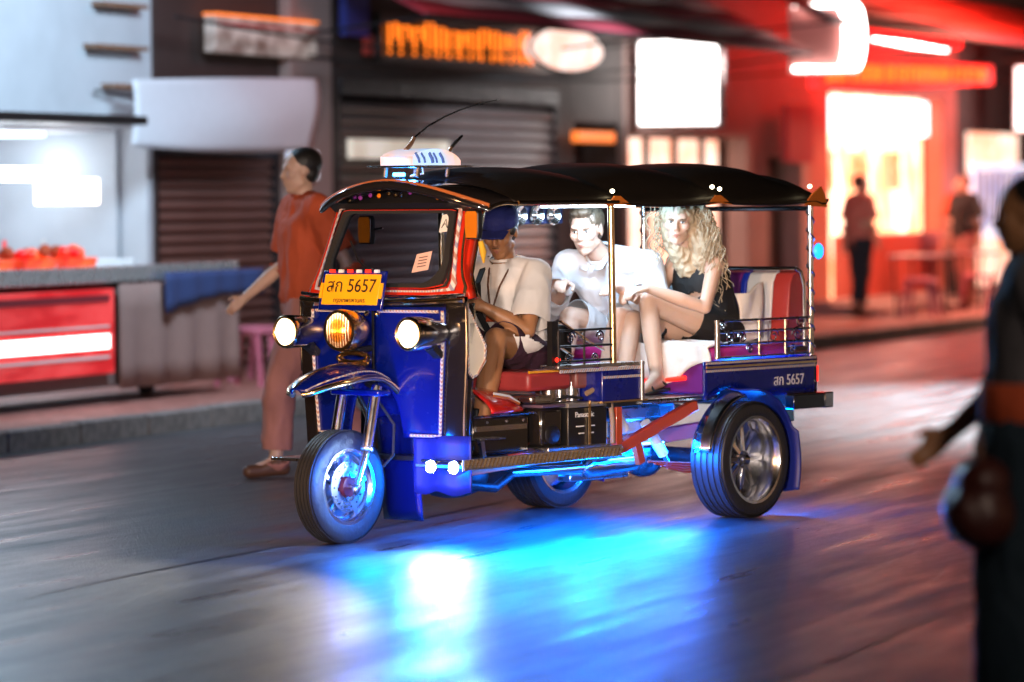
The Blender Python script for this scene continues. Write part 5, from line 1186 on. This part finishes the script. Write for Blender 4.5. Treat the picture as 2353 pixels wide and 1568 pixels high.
# ---- people on foot
def walker(label, x, y, heading, h, top, bottom, topm, botm, skin, hairm, stride=.3, armsw=.25, group=None, carry=False, vox=.011, sandal=m_sandal, long=True, wide=0):
    mw = Matrix.Translation((x, y, 0)) @ Matrix.Rotation(heading, 4, 'Z'); k = h/1.75
    V = lambda f, l, u: Vector((f*k, l*k, u*k))
    J = dict(head=V(.03, 0, 1.63), neck=V(0, 0, 1.46), chest=V(0, 0, 1.30), pelvis=V(0, 0, .98), shL=V(-.02, .19, 1.43), shR=V(.02, -.19, 1.43), elL=V(-.12*armsw/.25-.02, .25, 1.14), wrL=V(-.05-.3*armsw, .27, .90),
             elR=V(.05, -.25, 1.14), wrR=V(.05+.8*armsw, -.22, .95), hipL=V(0, .10, .92), hipR=V(0, -.10, .92), knL=V(.55*stride, .10, .50), anL=V(.62*stride, .10, .09), heelL=V(.62*stride-.04, .10, .045), toeL=V(.62*stride+.15, .11, .035),
             knR=V(-.25*stride, -.10, .50), anR=V(-1.1*stride, -.10, .14), heelR=V(-1.1*stride-.06, -.10, .10), toeR=V(-1.1*stride+.12, -.11, .03))
    hd = [(J['wrL'], (J['wrL']-J['elL']), V(0, -1, 0), V(1, 0, 0), .35), (J['wrR'], (J['wrR']-J['elR']), V(0, 1, 0), V(1, 0, .3), .35)]
    b, q, R3 = person(label, J, skin, mw, (0, 0, 0), (V(1, 0, -.05), V(0, 0, 1)), voxel=vox, hands=hd, s=k, group=group)
    obj_of(blob([(q(-.03, 0, .045), (.099*k, .084*k, .083*k), R3), (q(-.05, 0, -.01), (.055*k, .07*k, .06*k), R3)], .01, 2), 'hair', hairm, b, (0, 0, 0))
    shirt(b, J, topm, (0, 0, 0), .8, .95, .03, .012, .008, sr=.07)
    legwear(b, J, botm, (0, 0, 0), .9, .028+wide, 'trousers' if long else 'shorts', .013, .01, shin=.86 if long else None)
    shoes(b, J, sandal, (0, 0, 0))
    return b, J, mw
walker('pedestrian in an orange shirt walking left behind the front of the three-wheeler', -1.17, 23.6, radians(196), 1.86, 0, 0, m_orangecl, m_pinkcl, m_skinM, m_hairblk, .32, .3)
# the passer-by cut by the right edge of the frame
pb_, Jp, mwp = walker('passer-by in dark teal trousers and orange waist band, cut off by the right edge', 1.49, 11.75, radians(172), 1.62, 0, 0, M('pale_pink_cotton', (.08, .075, .085), .85, bump=.2), m_jean, m_skinD, m_hairblk, .10, .28, wide=.035)
for i, (s_, n_, hd_, tm, bm2, lb) in enumerate(((24.0, 1.5, 20, m_pinkcl, m_jean, 'person in a pinkish top standing by the bright doorway steps'), (27.3, 1.1, 200, m_blackcl, m_pinkcl, 'person in dark clothes standing in front of the lit doorway'), (29.0, 1.6, 120, m_orangecl, m_blackcl, 'person in an orange top beside the pale blue poster stand'))):
    p = F(s_, n_, .13); b, _, _2 = walker(lb, p.x, p.y, radians(hd_), 1.68, 0, 0, tm, bm2, m_skinM, m_hairblk, .08, .1, 'people by the far shops', vox=.018); b.location.z = .13
wbm = blob([(Jp['pelvis']+Vector((0, .07, .07)), .165, Jp['pelvis']+Vector((0, -.07, .07)), .165)], .012, 2, .004, cuts=[(Jp['pelvis']+Vector((0, 0, .13)), (0, 0, 1), .4), (Jp['pelvis']+Vector((0, 0, .02)), (0, 0, -1), .4)])
obj_of(wbm, 'waist_band', m_orangecl, pb_, (0, 0, 0), solid=.006)

# ---- the lit row of shops on the other side of the street
far = thing('shop_building', 'row of lit shop windows on the opposite side of the street', 'shop building', ST @ Matrix.Translation((-45, -17.5, 0)))
mb().box((0, -4, 0), (90, -.1, 9)).build('wall', m_walldark, far)
random.seed(9)
e_op = [EV('opposite_window_warm', (1, .42, .14), (1, .66, .36), .45, 2), EV('opposite_window_white', (.9, .95, 1), (1, .9, .8), .50, 2), EV('opposite_sign_red', (1, .03, .02), (1, .12, .04), .6, 2)]
x = .6
while x < 86:
    w = random.uniform(2.2, 4.5); m = random.choice((0, 0, 1))
    fw = mb().box((x-.1, -.1, .1), (x+w+.1, 0, 2.85)).build('window_frame', m_dark, far, bevel=.01)
    mb().box((x, 0, .35), (x+w, .04, 2.7)).build('window', e_op[m], fw)
    if random.random() < .6: mb().box((x, 0, 3.1), (x+w*.9, .15, 3.8)).build('shop_sign', e_op[random.choice((0, 1, 2, 2))], far, bevel=.01)
    x += w+random.uniform(.8, 3.0)
bgc = Vector((1.30, 11.55, .60))
bag = thing('shoulder_bag', 'dark reddish brown bag hanging from the hand of the passer-by at the right edge', 'bag', Matrix.Translation(bgc))
obj_of(blob([(Vector((0, -.03, .08)), .10, Vector((0, .05, .08)), .10), (Vector((.01, -.04, .16)), .075, Vector((.01, .05, .16)), .075)], .010, 3, .006), 'body', M('dark_brown_bag_leather', (.05, .012, .010), .4, bump=.3), bag, (0, 0, 0))
mb().tube([(0, -.06, .20), (0, -.05, .27), (0, 0, .30), (0, .05, .27), (0, .06, .20)], .008, 8).build('handle', m_sandal, bag)
# ---- folding tables in front of the far shops
random.seed(4)
tb = thing('folding_table', 'small steel table on the pavement left of the lit doorway', 'table', ST @ Matrix.Translation((24.6, .9, .13)), 'tables by the far shops')
mb().box((-.45, -.3, .70), (.45, .3, .73)).build('tabletop', m_steel, tb, bevel=.01)
for sx in (-1, 1):
    for sy in (-1, 1): mb().tube([(sx*.4, sy*.25, .70), (sx*.36, sy*.22, 0)], .014, 6).build('leg', m_dark, tb)
for k, (a_, n_, l_) in enumerate(((26.4, .8, 'small steel table in front of the lit doorway'), (30.6, .8, 'small steel table beside the pale blue poster stand'))):
    c = clone(tb, mw=ST @ Matrix.Translation((a_, n_, .13))); c['label'] = l_
for k, (a_, n_, l_) in enumerate(((24.0, .75, 'pinkish plastic stool at the table left of the lit doorway'), (25.4, 1.15, 'pinkish plastic stool between the two far tables'), (27.2, .9, 'pinkish plastic stool right of the table by the doorway'))):
    c = clone(sl_, mw=ST @ Matrix.Translation((a_, n_, .13))); c['label'] = l_

# ---- cables strung along the fronts, bottles on the cart
for k, (s0, s1, z0, z1, dz, l_) in enumerate(((6.5, 17.5, 3.02, 3.15, .18, 'black cable sagging highest across the dark shutters'), (9.0, 18.2, 2.78, 2.95, .14, 'black cable looping from the pale pillar to the lightbox'), (9.4, 24.0, 2.66, 3.05, .10, 'long black cable running on towards the red awning'))):
    c = mb().tube([Vector((s0+(s1-s0)*i/20, 1.95-.05*k, z0+(z1-z0)*i/20-dz*sin(pi*i/20))) for i in range(21)], .014, 6).build('cable', m_rubber, mw=ST); c['label'] = l_; c['category'] = 'cable'; c['group'] = 'cables along the shop fronts'
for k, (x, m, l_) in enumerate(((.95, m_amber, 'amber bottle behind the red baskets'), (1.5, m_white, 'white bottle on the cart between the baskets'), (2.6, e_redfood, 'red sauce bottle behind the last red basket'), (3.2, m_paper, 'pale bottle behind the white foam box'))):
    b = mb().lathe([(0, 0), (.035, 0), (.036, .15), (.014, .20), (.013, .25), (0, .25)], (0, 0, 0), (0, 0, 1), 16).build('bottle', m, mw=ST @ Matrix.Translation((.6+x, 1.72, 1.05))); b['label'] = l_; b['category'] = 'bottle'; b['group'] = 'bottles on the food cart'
